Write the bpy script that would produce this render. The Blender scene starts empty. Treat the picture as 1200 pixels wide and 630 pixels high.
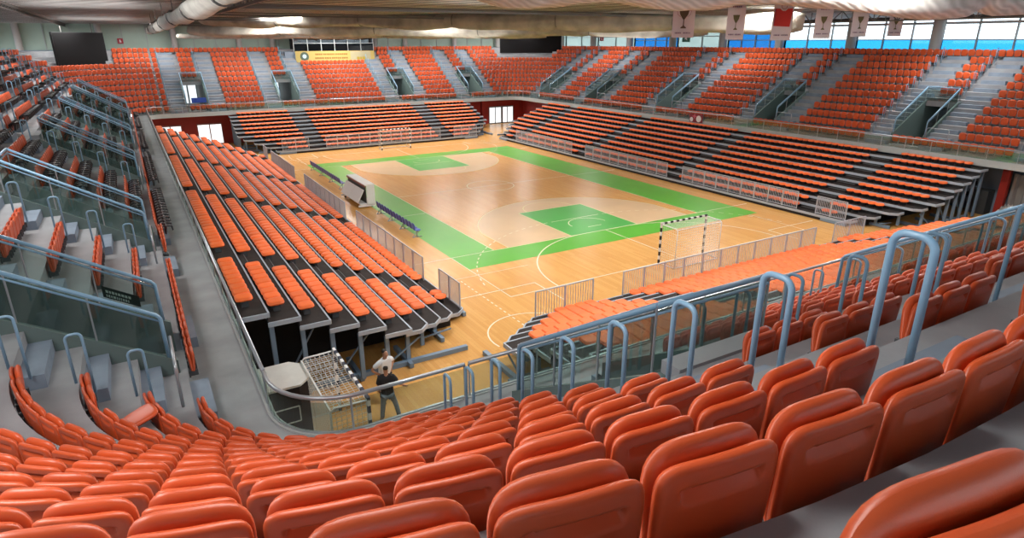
import bpy, bmesh, math, random
import numpy as np
from mathutils import Vector, Matrix
random.seed(7); np.random.seed(7)
PI = math.pi
C = bpy.context.scene.collection
SC = bpy.context.scene

# ------------------------------------------------------------------ camera
CP = np.array([-22.78, -41.66, 10.427]); YAW, PITCH, ROLL, FPX = -30.653, -19.967, -0.107, 734.33
def cam_axes():
    y, p, r = (math.radians(a) for a in (YAW, PITCH, ROLL))
    f = np.array([-math.sin(y)*math.cos(p), math.cos(y)*math.cos(p), math.sin(p)])
    r0 = np.array([math.cos(y), math.sin(y), 0.0]); u0 = np.cross(r0, f)
    return math.cos(r)*r0+math.sin(r)*u0, -math.sin(r)*r0+math.cos(r)*u0, f
AR, AU, AF = cam_axes()
def proj(p):
    d = np.asarray(p, float)-CP; z = d@AF
    return 600+FPX*(d@AR)/z, 315-FPX*(d@AU)/z, z
def in_frame(p, m=120):
    u, v, z = proj(p)
    return z > 0.3 and -m < u < 1200+m and -m < v < 630+m
cam = bpy.data.cameras.new('camera'); co = bpy.data.objects.new('camera', cam); C.objects.link(co)
M = Matrix.Identity(4)
for i in range(3):
    M[i][0], M[i][1], M[i][2], M[i][3] = AR[i], AU[i], -AF[i], CP[i]
co.matrix_world = M
cam.sensor_fit = 'HORIZONTAL'; cam.sensor_width = 36.0; cam.lens = 36.0*FPX/1200
cam.clip_start = 0.05; cam.clip_end = 500
SC.camera = co

# ------------------------------------------------------------------ materials
def pm(name, col, rough=0.5, metal=0.0, noise=0.0, nscale=4.0, bump=0.0, bscale=30.0, emis=None, estr=0.0, spec=0.5):
    m = bpy.data.materials.new(name); m.use_nodes = True
    nt = m.node_tree; b = nt.nodes['Principled BSDF']
    b.inputs['Base Color'].default_value = (*col, 1); b.inputs['Roughness'].default_value = rough
    b.inputs['Metallic'].default_value = metal; b.inputs['Specular IOR Level'].default_value = spec
    tc = nt.nodes.new('ShaderNodeTexCoord')
    if noise:
        n = nt.nodes.new('ShaderNodeTexNoise'); n.inputs['Scale'].default_value = nscale; n.inputs['Detail'].default_value = 6
        nt.links.new(tc.outputs['Object'], n.inputs['Vector'])
        r = nt.nodes.new('ShaderNodeValToRGB')
        r.color_ramp.elements[0].position = 0.3; r.color_ramp.elements[1].position = 0.7
        r.color_ramp.elements[0].color = (*[max(0, c*(1-noise)) for c in col], 1)
        r.color_ramp.elements[1].color = (*[min(1, c*(1+noise)) for c in col], 1)
        nt.links.new(n.outputs['Fac'], r.inputs['Fac']); nt.links.new(r.outputs['Color'], b.inputs['Base Color'])
    if bump:
        n2 = nt.nodes.new('ShaderNodeTexNoise'); n2.inputs['Scale'].default_value = bscale; n2.inputs['Detail'].default_value = 3
        nt.links.new(tc.outputs['Object'], n2.inputs['Vector'])
        bp = nt.nodes.new('ShaderNodeBump'); bp.inputs['Strength'].default_value = bump; bp.inputs['Distance'].default_value = 0.02
        nt.links.new(n2.outputs['Fac'], bp.inputs['Height']); nt.links.new(bp.outputs['Normal'], b.inputs['Normal'])
    if emis is not None:
        b.inputs['Emission Color'].default_value = (*emis, 1); b.inputs['Emission Strength'].default_value = estr
    return m
def glass(name, tint, gloss=0.10, rough=0.02, body=0.0, bodycol=(.5, .6, .6)):
    m = bpy.data.materials.new(name); m.use_nodes = True; nt = m.node_tree; nt.nodes.clear()
    o = nt.nodes.new('ShaderNodeOutputMaterial'); t = nt.nodes.new('ShaderNodeBsdfTransparent'); g = nt.nodes.new('ShaderNodeBsdfGlossy')
    t.inputs['Color'].default_value = (*tint, 1); g.inputs['Roughness'].default_value = rough
    mx = nt.nodes.new('ShaderNodeMixShader'); mx.inputs[0].default_value = gloss
    nt.links.new(t.outputs[0], mx.inputs[1]); nt.links.new(g.outputs[0], mx.inputs[2]); last = mx
    if body:
        d = nt.nodes.new('ShaderNodeBsdfDiffuse'); d.inputs['Color'].default_value = (*bodycol, 1)
        m2 = nt.nodes.new('ShaderNodeMixShader'); m2.inputs[0].default_value = body
        nt.links.new(mx.outputs[0], m2.inputs[1]); nt.links.new(d.outputs[0], m2.inputs[2]); last = m2
    nt.links.new(last.outputs[0], o.inputs['Surface'])
    return m
def orange_plastic(name, col, rough, hv=0.06):
    m = pm(name, col, rough, bump=0.04, bscale=220)
    nt = m.node_tree; b = nt.nodes['Principled BSDF']
    g = nt.nodes.new('ShaderNodeNewGeometry'); oi = nt.nodes.new('ShaderNodeObjectInfo'); hs = nt.nodes.new('ShaderNodeHueSaturation')
    ad = nt.nodes.new('ShaderNodeMath'); ad.operation = 'ADD'; fr = nt.nodes.new('ShaderNodeMath'); fr.operation = 'FRACT'
    nt.links.new(g.outputs['Random Per Island'], ad.inputs[0]); nt.links.new(oi.outputs['Random'], ad.inputs[1]); nt.links.new(ad.outputs[0], fr.inputs[0])
    mr = nt.nodes.new('ShaderNodeMapRange'); mr.inputs['To Min'].default_value = 1-hv*2; mr.inputs['To Max'].default_value = 1+hv*2
    nt.links.new(fr.outputs[0], mr.inputs['Value']); nt.links.new(mr.outputs[0], hs.inputs['Value'])
    hs.inputs['Color'].default_value = (*col, 1); nt.links.new(hs.outputs[0], b.inputs['Base Color'])
    return m
def floor_wood():
    m = pm('parquet', (.70, .40, .16), 0.26, spec=0.2); nt = m.node_tree; b = nt.nodes['Principled BSDF']
    tc = nt.nodes.new('ShaderNodeTexCoord'); mp = nt.nodes.new('ShaderNodeMapping'); mp.inputs['Rotation'].default_value = (0, 0, PI/2)
    br = nt.nodes.new('ShaderNodeTexBrick'); br.inputs['Scale'].default_value = 1.0
    br.inputs['Brick Width'].default_value = 2.4; br.inputs['Row Height'].default_value = 0.14; br.inputs['Mortar Size'].default_value = 0.002
    br.inputs['Color1'].default_value = (.74, .41, .135, 1); br.inputs['Color2'].default_value = (.66, .335, .10, 1); br.inputs['Mortar'].default_value = (.42, .2, .08, 1)
    n = nt.nodes.new('ShaderNodeTexNoise'); n.inputs['Scale'].default_value = 0.35; n.inputs['Detail'].default_value = 4
    mx = nt.nodes.new('ShaderNodeMixRGB'); mx.blend_type = 'MULTIPLY'; mx.inputs['Fac'].default_value = 0.5
    rp = nt.nodes.new('ShaderNodeValToRGB'); rp.color_ramp.elements[0].color = (.8, .78, .75, 1); rp.color_ramp.elements[1].color = (1.1, 1.12, 1.15, 1)
    nt.links.new(tc.outputs['Object'], mp.inputs['Vector']); nt.links.new(mp.outputs[0], br.inputs['Vector'])
    nt.links.new(tc.outputs['Object'], n.inputs['Vector']); nt.links.new(n.outputs['Fac'], rp.inputs['Fac'])
    nt.links.new(br.outputs['Color'], mx.inputs['Color1']); nt.links.new(rp.outputs['Color'], mx.inputs['Color2'])
    nt.links.new(mx.outputs[0], b.inputs['Base Color'])
    return m
ORANGE = orange_plastic('orange_plastic', (.57, .084, .022), 0.36)
ORANGE_PAD = orange_plastic('orange_pad', (.94, .165, .03), 0.5)
BLACKP = pm('black_plastic', (.018, .017, .02), 0.4)
BRACKET = pm('bracket_steel', (.10, .11, .12), 0.5, 0.4)
CONC = pm('concrete', (.30, .31, .33), 0.8, noise=.14, nscale=1.2, bump=.1)
STEP = pm('step_paint', (.22, .275, .35), 0.75, noise=.12, nscale=2)
FASCIA = pm('fascia_concrete', (.44, .47, .47), 0.7, noise=.06, nscale=1)
RAILB = pm('blue_grey_paint', (.22, .39, .55), 0.32, 0.0, spec=.6)
RAILG = pm('grey_rail', (.42, .46, .50), 0.32, 0.6)
GREYM = pm('galvanised', (.40, .42, .46), 0.4, 0.5)
FENCE = pm('fence_paint', (.50, .53, .60), 0.5, 0.2)
POSTB = pm('stand_steel_blue', (.20, .29, .40), 0.45, 0.1)
EDGE = pm('deck_edge_grey', (.43, .49, .57), 0.5, 0.2)
DECK = pm('deck_brown', (.034, .028, .027), 0.75, noise=.2, nscale=3, spec=.2)
BLACK = pm('matt_black', (.012, .012, .014), 0.7)
WHITE = pm('white_paint', (.8, .8, .8), 0.5)
OFFW = pm('off_white', (.76, .76, .76), 0.6)
RED = pm('red_wall', (.33, .022, .016), 0.6, noise=.1, nscale=1)
GREENW = pm('green_panel', (.34, .44, .38), 0.35, noise=.06, nscale=.6)
GREYW = pm('grey_wall', (.22, .28, .36), 0.7, noise=.08, nscale=.8)
DKGREY = pm('dark_grey', (.06, .065, .07), 0.6)
MULL = pm('mullion_grey', (.34, .37, .38), 0.5, 0.2)
COLM = pm('column_grey', (.42, .40, .39), 0.6)
GLASS = glass('clear_green_glass', (.80, .87, .84), 0.07)
GLASSD = glass('dark_green_glass', (.74, .82, .80), 0.08)
PANE = glass('window_glass', (.93, .96, .97), 0.06)
PANEB = glass('blue_film_glass', (.16, .56, .80), 0.06, body=.12, bodycol=(.15, .5, .8))
PANEB2 = glass('dark_blue_film_glass', (.10, .36, .62), 0.06, body=.15, bodycol=(.12, .38, .62))
FROST = glass('frosted_film_glass', (.62, .70, .68), 0.05, body=.35, bodycol=(.7, .78, .75))
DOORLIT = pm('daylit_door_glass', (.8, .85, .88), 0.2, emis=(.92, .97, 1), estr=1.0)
WOOD = floor_wood()
def paint(name, col, r=.3): return pm(name, col, r, noise=.06, nscale=.5, spec=.2)
GREEN = paint('court_green', (.110, .42, .045)); KEYG = paint('key_green', (.085, .40, .085)); BEIGE = paint('court_beige', (.66, .46, .27))
LINEW = paint('line_white', (.84, .76, .58)); LINEY = paint('line_cream', (.80, .74, .42))
ROLLM = pm('rolled_curtain_fabric', (.40, .375, .33), 0.9, noise=.30, nscale=1.1, bump=.9, bscale=3)
TUBEM = pm('pale_curtain_fabric', (.60, .58, .52), 0.9, noise=.15, nscale=2, bump=.4, bscale=6)
DECKM = pm('roof_deck', (.60, .585, .57), 0.4, 0.1, noise=.25, nscale=.7)
STEELD = pm('truss_steel', (.16, .155, .15), 0.5, 0.4)
def lace():
    m = pm('lace_net', (.6, .6, .58), 0.9); nt = m.node_tree; b = nt.nodes['Principled BSDF']
    tc = nt.nodes.new('ShaderNodeTexCoord'); w = nt.nodes.new('ShaderNodeTexWave'); w.wave_type = 'RINGS'
    w.inputs['Scale'].default_value = 1.5; w.inputs['Distortion'].default_value = 5; w.inputs['Detail'].default_value = 2
    nt.links.new(tc.outputs['Object'], w.inputs['Vector'])
    r = nt.nodes.new('ShaderNodeValToRGB'); r.color_ramp.elements[0].color = (.47, .47, .45, 1); r.color_ramp.elements[1].color = (.64, .64, .62, 1)
    nt.links.new(w.outputs['Fac'], r.inputs['Fac']); nt.links.new(r.outputs['Color'], b.inputs['Base Color'])
    bp = nt.nodes.new('ShaderNodeBump'); bp.inputs['Strength'].default_value = .35; bp.inputs['Distance'].default_value = .04
    nt.links.new(w.outputs['Fac'], bp.inputs['Height']); nt.links.new(bp.outputs['Normal'], b.inputs['Normal'])
    return m
LACE = lace()
NETM = pm('net_cord', (.75, .75, .72), 0.8)

# ------------------------------------------------------------------ mesh building
class MB:
    def __init__(s): s.v = []; s.f = []; s.m = []
    def add(s, vs, fs, mi=0):
        b = len(s.v); s.v.extend([tuple(float(c) for c in p) for p in vs]); s.f.extend([tuple(b+i for i in f) for f in fs]); s.m.extend([mi]*len(fs)); return s
    def quad(s, a, b, c, d, mi=0): return s.add([a, b, c, d], [(0, 1, 2, 3)], mi)
    def hexa(s, p, mi=0):   # 8 points: bottom 4, top 4
        return s.add(p, [(0, 3, 2, 1), (4, 5, 6, 7), (0, 1, 5, 4), (1, 2, 6, 5), (2, 3, 7, 6), (3, 0, 4, 7)], mi)
    def box(s, x0, x1, y0, y1, z0, z1, mi=0):
        return s.hexa([(x0, y0, z0), (x1, y0, z0), (x1, y1, z0), (x0, y1, z0), (x0, y0, z1), (x1, y0, z1), (x1, y1, z1), (x0, y1, z1)], mi)
    def bar(s, a, b, w, h, mi=0, up=(0, 0, 1)):
        a, b, up = Vector(a), Vector(b), Vector(up); d = (b-a).normalized()
        sd = d.cross(up)
        if sd.length < 1e-4: sd = d.cross(Vector((1, 0, 0)))
        sd.normalize(); u2 = sd.cross(d).normalized()
        p = []
        for q in (a, b):
            for i, j in ((-1, -1), (1, -1), (1, 1), (-1, 1)): p.append(q+sd*(i*w/2)+u2*(j*h/2))
        return s.add(p, [(3, 2, 1, 0), (4, 5, 6, 7), (0, 1, 5, 4), (1, 2, 6, 5), (2, 3, 7, 6), (3, 0, 4, 7)], mi)
    def tube(s, path, r, n=8, mi=0, cap=True, radii=None):
        path = [Vector(p) for p in path]; rings = []; k = len(path); u = None
        for i, p in enumerate(path):
            d = (path[min(i+1, k-1)]-path[max(i-1, 0)]).normalized()
            if u is None:
                u = d.cross(Vector((0, 0, 1)))
                if u.length < 1e-3: u = d.cross(Vector((1, 0, 0)))
            u = (u-d*u.dot(d)).normalized(); w = d.cross(u); rr = radii[i] if radii else r
            rings.append([p+u*(rr*math.cos(2*PI*j/n))+w*(rr*math.sin(2*PI*j/n)) for j in range(n)])
        vs = [q for g in rings for q in g]; fs = []
        for i in range(k-1):
            for j in range(n): fs.append((i*n+j, i*n+(j+1) % n, (i+1)*n+(j+1) % n, (i+1)*n+j))
        if cap: fs.append(tuple(range(n-1, -1, -1))); fs.append(tuple((k-1)*n+j for j in range(n)))
        return s.add(vs, fs, mi)
    def cyl(s, x, y, z0, z1, r, n=16, mi=0, r1=None):
        r1 = r if r1 is None else r1
        vs = [(x+r*math.cos(2*PI*j/n), y+r*math.sin(2*PI*j/n), z0) for j in range(n)]+[(x+r1*math.cos(2*PI*j/n), y+r1*math.sin(2*PI*j/n), z1) for j in range(n)]
        fs = [(j, (j+1) % n, n+(j+1) % n, n+j) for j in range(n)]+[tuple(range(n-1, -1, -1)), tuple(range(n, 2*n))]
        return s.add(vs, fs, mi)
    def mesh(s, name, mats, smooth=False):
        me = bpy.data.meshes.new(name); me.from_pydata(s.v, [], s.f)
        for m in (mats if isinstance(mats, (list, tuple)) else [mats]): me.materials.append(m)
        me.polygons.foreach_set('material_index', s.m)
        if smooth: me.polygons.foreach_set('use_smooth', [True]*len(s.f))
        me.update(); return me
    def build(s, name, mats, parent=None, smooth=False, angle=None):
        o = bpy.data.objects.new(name, s.mesh(name, mats, smooth)); C.objects.link(o)
        if parent is not None: o.parent = parent
        return o
def sharp(o, deg=40):
    me = o.data; bm = bmesh.new(); bm.from_mesh(me)
    for e in bm.edges:
        if len(e.link_faces) == 2 and e.calc_face_angle(0) > math.radians(deg): e.smooth = False
    for f in bm.faces: f.smooth = True
    bm.to_mesh(me); bm.free()
def tag(o, label=None, cat=None, group=None, kind=None):
    if label: o['label'] = label
    if cat: o['category'] = cat
    if group: o['group'] = group
    if kind: o['kind'] = kind
    return o
def thing(name, loc, rz=0.0, label=None, cat=None, group=None):
    o = bpy.data.objects.new(name, None); C.objects.link(o); o.location = loc; o.rotation_euler = (0, 0, rz); o.empty_display_size = .1
    return tag(o, label, cat, group)
def struct(name, mb, mats, smooth=False):
    o = mb.build(name, mats, None, smooth); o['kind'] = 'structure'; return o
def dup(root, loc, rz, label=None, group=None):
    r = root.copy(); C.objects.link(r); r.location = loc; r.rotation_euler = (0, 0, rz)
    if label: r['label'] = label
    if group: r['group'] = group
    for ch in root.children:
        c = ch.copy(); C.objects.link(c); c.parent = r
        for g in ch.children:
            d = g.copy(); C.objects.link(d); d.parent = c
    return r
NUM = ['zero', 'one', 'two', 'three', 'four', 'five', 'six', 'seven', 'eight', 'nine', 'ten', 'eleven', 'twelve', 'thirteen', 'fourteen']
ORD0 = ['', 'first', 'second', 'third', 'fourth', 'fifth', 'sixth', 'seventh', 'eighth', 'ninth', 'tenth', 'eleventh', 'twelfth', 'thirteenth', 'fourteenth', 'fifteenth', 'sixteenth', 'seventeenth', 'eighteenth', 'nineteenth']
TENS = {20: 'twent', 30: 'thirt', 40: 'fort', 50: 'fift', 60: 'sixt', 70: 'sevent', 80: 'eight', 90: 'ninet'}
def ordw(n):
    if n < 20: return ORD0[n]
    if n >= 100: return 'hundred-and-' + ordw(n-100) if n > 100 else 'hundredth'
    t, u = n//10*10, n % 10
    return TENS[t]+'ieth' if u == 0 else TENS[t]+'y-'+ORD0[u]

# ------------------------------------------------------------------ bowl geometry
RX, RY, CXR, CYR, RR = 21.4, 31.5, 20.0, 30.1, 1.4
NROW, RUN, RISE, Z0, D0 = 12, 0.8, 0.5, 3.55, 1.32
def TP(side, s, d, z):
    if side == 'R': return (RX+d, s, z)
    if side == 'L': return (-RX-d, s, z)
    if side == 'F': return (s, RY+d, z)
    return (s, -RY-d, z)
FRONT = {'R': PI/2, 'L': -PI/2, 'F': PI, 'N': 0.0}      # rotation so that local +y looks at the court
CORN = {'NL': (-CXR, -CYR, PI, 1.5*PI), 'NR': (CXR, -CYR, 1.5*PI, 2*PI), 'FR': (CXR, CYR, 0, PI/2), 'FL': (-CXR, CYR, PI/2, PI)}
VOMS = {'L': [-27.3, -18.0, -6.2, 5.8, 17.6, 27.2], 'R': [-27.3, -18.0, -6.2, 5.8, 17.6, 27.2], 'F': [-16.6, -7.2, 6.5, 16.1], 'N': [-16.5, -7.0, 6.7, 16.3]}
SPAN = {'L': (-CYR, CYR), 'R': (-CYR, CYR), 'F': (-CXR, CXR), 'N': (-CXR, CXR)}
HSIGN = {'L': -1, 'R': 1, 'F': -1, 'N': -1}
VW, A1 = 1.0, 2.6
def zf(i): return Z0+RISE*i
def df(i): return 0.0 if i == 0 else D0+RUN*(i-1)
def db(i): return D0+RUN*i
def terrace():
    for side in 'LRFN':
        mb = MB(); lo, hi = SPAN[side]
        cuts = sorted({lo, hi, *[c+k for c in VOMS[side] for k in (-VW, VW)]})
        def q(a, b, d0, z0, d1, z1, mi=0):
            p = [TP(side, a, d0, z0), TP(side, b, d0, z0), TP(side, b, d1, z1), TP(side, a, d1, z1)]
            mb.quad(*p, mi)
        for i in range(NROW):
            for a, b in zip(cuts, cuts[1:]):
                mid = (a+b)/2; hole = any(abs(mid-c) < VW for c in VOMS[side])
                if hole and 1 <= i <= 5: continue
                q(a, b, df(i), zf(i), db(i), zf(i))
                q(a, b, db(i), zf(i) if not (hole and i == 0) else 3.2, db(i), zf(i+1) if not (hole and i == 0) else 3.602)
        q(lo, hi, db(NROW-1), zf(NROW), 12.6, zf(NROW))
        q(lo, hi, 0, 3.2, 2.2, 3.2); q(lo, hi, -.03, 3.2, -.03, 3.58, 2); q(lo, hi, -.03, 3.58, .10, 3.58, 2); q(lo, hi, .10, 3.58, .10, 3.5, 2)
        for c in VOMS[side]:
            # half steps in both aisles
            for sg in (-1, 1):
                a, b = sorted((c+sg*(VW+.12), c+sg*A1))
                for i in range(NROW):
                    d0, d1, z0, z1 = db(i)-.36, db(i), zf(i), zf(i)+RISE/2
                    P = [TP(side, a, d0, z0), TP(side, b, d0, z0), TP(side, b, d1, z0), TP(side, a, d1, z0), TP(side, a, d0, z1), TP(side, b, d0, z1), TP(side, b, d1, z1), TP(side, a, d1, z1)]
                    mb.hexa(P, 1)
        o = struct('terrace_'+{'L': 'left', 'R': 'right', 'F': 'far', 'N': 'near'}[side], mb, [CONC, STEP, FASCIA])
        # corridor walls of the stairwells
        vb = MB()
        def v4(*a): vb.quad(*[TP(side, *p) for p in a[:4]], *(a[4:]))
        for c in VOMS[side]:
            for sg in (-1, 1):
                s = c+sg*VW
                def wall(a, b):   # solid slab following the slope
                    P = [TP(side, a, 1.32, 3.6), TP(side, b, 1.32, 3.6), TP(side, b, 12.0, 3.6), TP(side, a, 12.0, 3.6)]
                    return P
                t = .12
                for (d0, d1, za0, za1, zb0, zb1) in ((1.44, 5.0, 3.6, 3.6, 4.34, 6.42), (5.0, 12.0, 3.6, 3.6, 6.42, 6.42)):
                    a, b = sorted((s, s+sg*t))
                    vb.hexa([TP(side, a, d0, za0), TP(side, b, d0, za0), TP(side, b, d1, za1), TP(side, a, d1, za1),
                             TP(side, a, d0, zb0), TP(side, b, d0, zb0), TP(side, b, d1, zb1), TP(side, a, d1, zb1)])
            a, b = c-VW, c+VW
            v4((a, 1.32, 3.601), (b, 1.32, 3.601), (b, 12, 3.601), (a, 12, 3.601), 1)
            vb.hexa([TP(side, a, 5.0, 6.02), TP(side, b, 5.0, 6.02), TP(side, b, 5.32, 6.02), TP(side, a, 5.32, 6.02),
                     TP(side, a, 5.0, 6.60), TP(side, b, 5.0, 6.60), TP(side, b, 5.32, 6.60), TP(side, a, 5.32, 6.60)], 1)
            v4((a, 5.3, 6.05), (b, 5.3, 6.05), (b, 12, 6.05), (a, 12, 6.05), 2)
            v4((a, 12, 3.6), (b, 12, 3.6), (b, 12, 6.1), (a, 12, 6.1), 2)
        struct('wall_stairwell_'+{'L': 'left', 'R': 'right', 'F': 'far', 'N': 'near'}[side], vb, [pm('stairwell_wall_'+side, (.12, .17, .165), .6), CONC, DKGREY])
    for nm, (cx, cy, a0, a1) in CORN.items():
        mb = MB(); n = 30
        for k in range(n):
            t0, t1 = a0+(a1-a0)*k/n, a0+(a1-a0)*(k+1)/n
            def P(t, d, z): return (cx+(RR+d)*math.cos(t), cy+(RR+d)*math.sin(t), z)
            for i in range(NROW):
                mb.quad(P(t0, df(i), zf(i)), P(t0, db(i), zf(i)), P(t1, db(i), zf(i)), P(t1, df(i), zf(i)))
                mb.quad(P(t0, db(i), zf(i)), P(t0, db(i), zf(i+1)), P(t1, db(i), zf(i+1)), P(t1, db(i), zf(i)))
            mb.quad(P(t0, db(11), zf(12)), P(t0, 13.5, zf(12)), P(t1, 13.5, zf(12)), P(t1, db(11), zf(12)))
            mb.quad(P(t0, 0, 3.2), P(t0, 2.2, 3.2), P(t1, 2.2, 3.2), P(t1, 0, 3.2)); mb.quad(P(t0, -.03, 3.2), P(t0, -.03, 3.58), P(t1, -.03, 3.58), P(t1, -.03, 3.2), 1); mb.quad(P(t0, -.03, 3.58), P(t0, .1, 3.58), P(t1, .1, 3.58), P(t1, -.03, 3.58), 1); mb.quad(P(t0, .1, 3.58), P(t0, .1, 3.5), P(t1, .1, 3.5), P(t1, .1, 3.58), 1)
        struct('terrace_corner_'+{'NL': 'near_left', 'NR': 'near_right', 'FR': 'far_right', 'FL': 'far_left'}[nm], mb, [CONC, FASCIA])
terrace()

# ------------------------------------------------------------------ seats
def outline(hw, zb, zt, nt_, nb_, narrow, n):
    """n points of a smooth rounded panel in x-z (superellipse halves), a little narrower at the foot."""
    zc, h = (zb+zt)/2, (zt-zb)/2; pts = []
    for k in range(n):
        a = 2*PI*(k+.5)/n; c, q = math.cos(a), math.sin(a); e = nt_ if q > 0 else nb_
        # even out the spacing of the points round the square-ish outline
        t = (abs(c)**e+abs(q)**e)**(-1/e); x, z = c*t, q*t
        pts.append((x*(hw-narrow*(1-z)/2), zc+h*z))
    return pts
def shell(mb, pts, thick, edge, yfun, rings, recess=None, mi=0):
    """Closed padded panel; yfun(x,z) is its mid surface, recess(x,z) a hollow in the rear (-y) face."""
    cx = sum(p[0] for p in pts)/len(pts); cz = sum(p[1] for p in pts)/len(pts); n = len(pts)
    hw = max(abs(p[0]-cx) for p in pts); vs = []
    for face in (1, -1):
        for s in rings:
            d = (1-s)*hw; t = thick/2*math.sqrt(max(0, 1-(1-min(1, d/edge))**2))
            for (x, z) in pts:
                X, Z = cx+(x-cx)*s, cz+(z-cz)*s; y = yfun(X, Z)+face*t
                if face < 0 and recess: y += recess(X, Z)
                vs.append((X, y, Z))
        y = yfun(cx, cz)+face*thick/2
        if face < 0 and recess: y += recess(cx, cz)
        vs.append((cx, y, cz))
    R = len(rings); st = R*n+1; fs = []
    for face in (0, 1):
        o = face*st
        for r in range(R-1):
            for j in range(n):
                q = (o+r*n+j, o+r*n+(j+1) % n, o+(r+1)*n+(j+1) % n, o+(r+1)*n+j)
                fs.append(q if face == 1 else q[::-1])
        for j in range(n):
            q = (o+(R-1)*n+j, o+(R-1)*n+(j+1) % n, o+R*n); fs.append(q if face == 1 else q[::-1])
    for j in range(n): fs.append((j, (j+1) % n, st+(j+1) % n, st+j)[::-1])
    mb.add(vs, fs, mi)
def sm(a, b, x): t = min(1, max(0, (x-a)/(b-a))); return t*t*(3-2*t)
def rec_fn(x, z):      # lens-shaped hand recess in the back of the rear shell
    zz = (z-.632); top = .035-.10*x*x; bot = -.035+.55*x*x*.35
    if abs(x) > .17: return 0.0
    w = min(1, max(0, (zz-bot)/max(1e-4, top-bot)))
    return .045*w*sm(0, .005, top-zz)*sm(0, .02, .16-abs(x)) if zz > bot else 0.0
HI_R = [1, .992, .975, .95, .915, .87, .82, .77, .73, .69, .65, .61, .57, .53, .49, .45, .41, .37, .33, .28, .23, .18, .12, .06]; LO_R = [1, .93, .72, .3]
def back_shell(mb, hi, mi=0):
    pts = outline(.230, .30, .738, 6.5, 7, .012, 80 if hi else 12)
    shell(mb, pts, .050, .024, lambda x, z: -.054-.06*(z-.3)+.30*x*x, HI_R if hi else LO_R, rec_fn if hi else None, mi)
def pan_shell(mb, hi, mi=0):
    pts = outline(.230, .27, .764, 3.8, 4.5, .02, 56 if hi else 12)
    shell(mb, pts, .075, .048, lambda x, z: -.030+.07*(z-.3)+.32*x*x, HI_R if hi else LO_R, None, mi)
def bracket(mb, mi=0):
    mb.box(-.17, -.13, -.12, .06, .20, .33, mi); mb.box(.13, .17, -.12, .06, .20, .33, mi); mb.box(-.20, .20, -.12, -.09, .18, .26, mi)
def seat_d(i): return 1.21+RUN*i          # the raised pan's top edge

b1, b2, b3 = MB(), MB(), MB(); back_shell(b1, True); pan_shell(b2, True); bracket(b3)
ME_BACK = b1.mesh('backrest', ORANGE, True); ME_PAN = b2.mesh('seat_pan', ORANGE, True); ME_BRK = b3.mesh('mounting_bracket', BRACKET)
def make_seat(loc, rz, label, group):
    r = thing('stadium_seat', loc, rz, label, 'seat', group)
    for nm, me in (('backrest', ME_BACK), ('seat_pan', ME_PAN), ('mounting_bracket', ME_BRK)):
        o = bpy.data.objects.new(nm, me); C.objects.link(o); o.parent = r
    return r
# armrest seat: orange back, black pan, two black arms with a fold-away tablet
def arm_mesh(mb, sides, mi=0):
    for sx in sides:
        mb.tube([(sx*.195, -.08, .30), (sx*.195, -.04, .52), (sx*.195, .10, .58), (sx*.195, .33, .56), (sx*.195, .37, .40)], .025, 6, mi)
        mb.box(sx*.195-.03, sx*.195+.03, .06, .36, .56, .60, mi)
def dark_pan(mb, hi, mi=0):
    pts = outline(.19, .24, .60, 4, 4, .02, 20 if hi else 8)
    shell(mb, pts, .08, .05, lambda x, z: .14+.12*(z-.3), [1, .9, .6, .2] if hi else [1, .8, .3], None, mi)
def tall_back(mb, hi, mi=0):
    pts = outline(.232, .16, .86, 6, 6, .01, 24 if hi else 8)
    shell(mb, pts, .06, .05, lambda x, z: -.10-.12*(z-.3)+.2*x*x, [1, .97, .85, .6, .2] if hi else LO_R, None, mi)
a1, a2, a3, a4 = MB(), MB(), MB(), MB(); tall_back(a1, True); dark_pan(a2, True); arm_mesh(a3, (-1,)); arm_mesh(a4, (1,))
ME_TB = a1.mesh('backrest', ORANGE, True); ME_DP = a2.mesh('seat_pan', BLACKP, True); ME_AR = a3.mesh('armrest', BLACKP, True); ME_AL = a4.mesh('armrest', BLACKP, True)
def make_armseat(loc, rz, label, group):
    r = thing('armrest_seat', loc, rz, label, 'seat', group)
    for nm, me in (('backrest', ME_TB), ('seat_pan', ME_DP), ('armrest', ME_AR), ('armrest', ME_AL)):
        o = bpy.data.objects.new(nm, me); C.objects.link(o); o.parent = r
    return r
def scatter(name, proto, mats, items, label, cat, smooth=True):
    """One stuff mesh: proto repeated at items [(x,y,z,rz)]."""
    pv = np.array(proto.v); pf = proto.f; n = len(pv); N = len(items)
    V = np.empty((N, n, 3))
    for k, (x, y, z, rz) in enumerate(items):
        c, s = math.cos(rz), math.sin(rz)
        V[k, :, 0] = x+pv[:, 0]*c-pv[:, 1]*s; V[k, :, 1] = y+pv[:, 0]*s+pv[:, 1]*c; V[k, :, 2] = z+pv[:, 2]
    lens = np.array([len(f) for f in pf]); flat = np.concatenate([np.array(f) for f in pf]); off = np.repeat(np.arange(N)*n, len(flat))
    L = np.tile(flat, N)+off; tot = np.tile(lens, N); st = np.concatenate([[0], np.cumsum(tot)[:-1]])
    me = bpy.data.meshes.new(name); me.vertices.add(N*n); me.vertices.foreach_set('co', V.ravel())
    me.loops.add(len(L)); me.loops.foreach_set('vertex_index', L.astype(np.int32))
    me.polygons.add(len(tot)); me.polygons.foreach_set('loop_start', st.astype(np.int32)); me.polygons.foreach_set('loop_total', tot.astype(np.int32))
    for m in mats: me.materials.append(m)
    me.polygons.foreach_set('material_index', np.tile(np.array(proto.m, dtype=np.int32), N))
    if smooth: me.polygons.foreach_set('use_smooth', np.ones(len(tot), dtype=bool))
    me.update(calc_edges=True); me.validate()
    o = bpy.data.objects.new(name, me); C.objects.link(o)
    return tag(o, label, cat, None, 'stuff')

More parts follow.
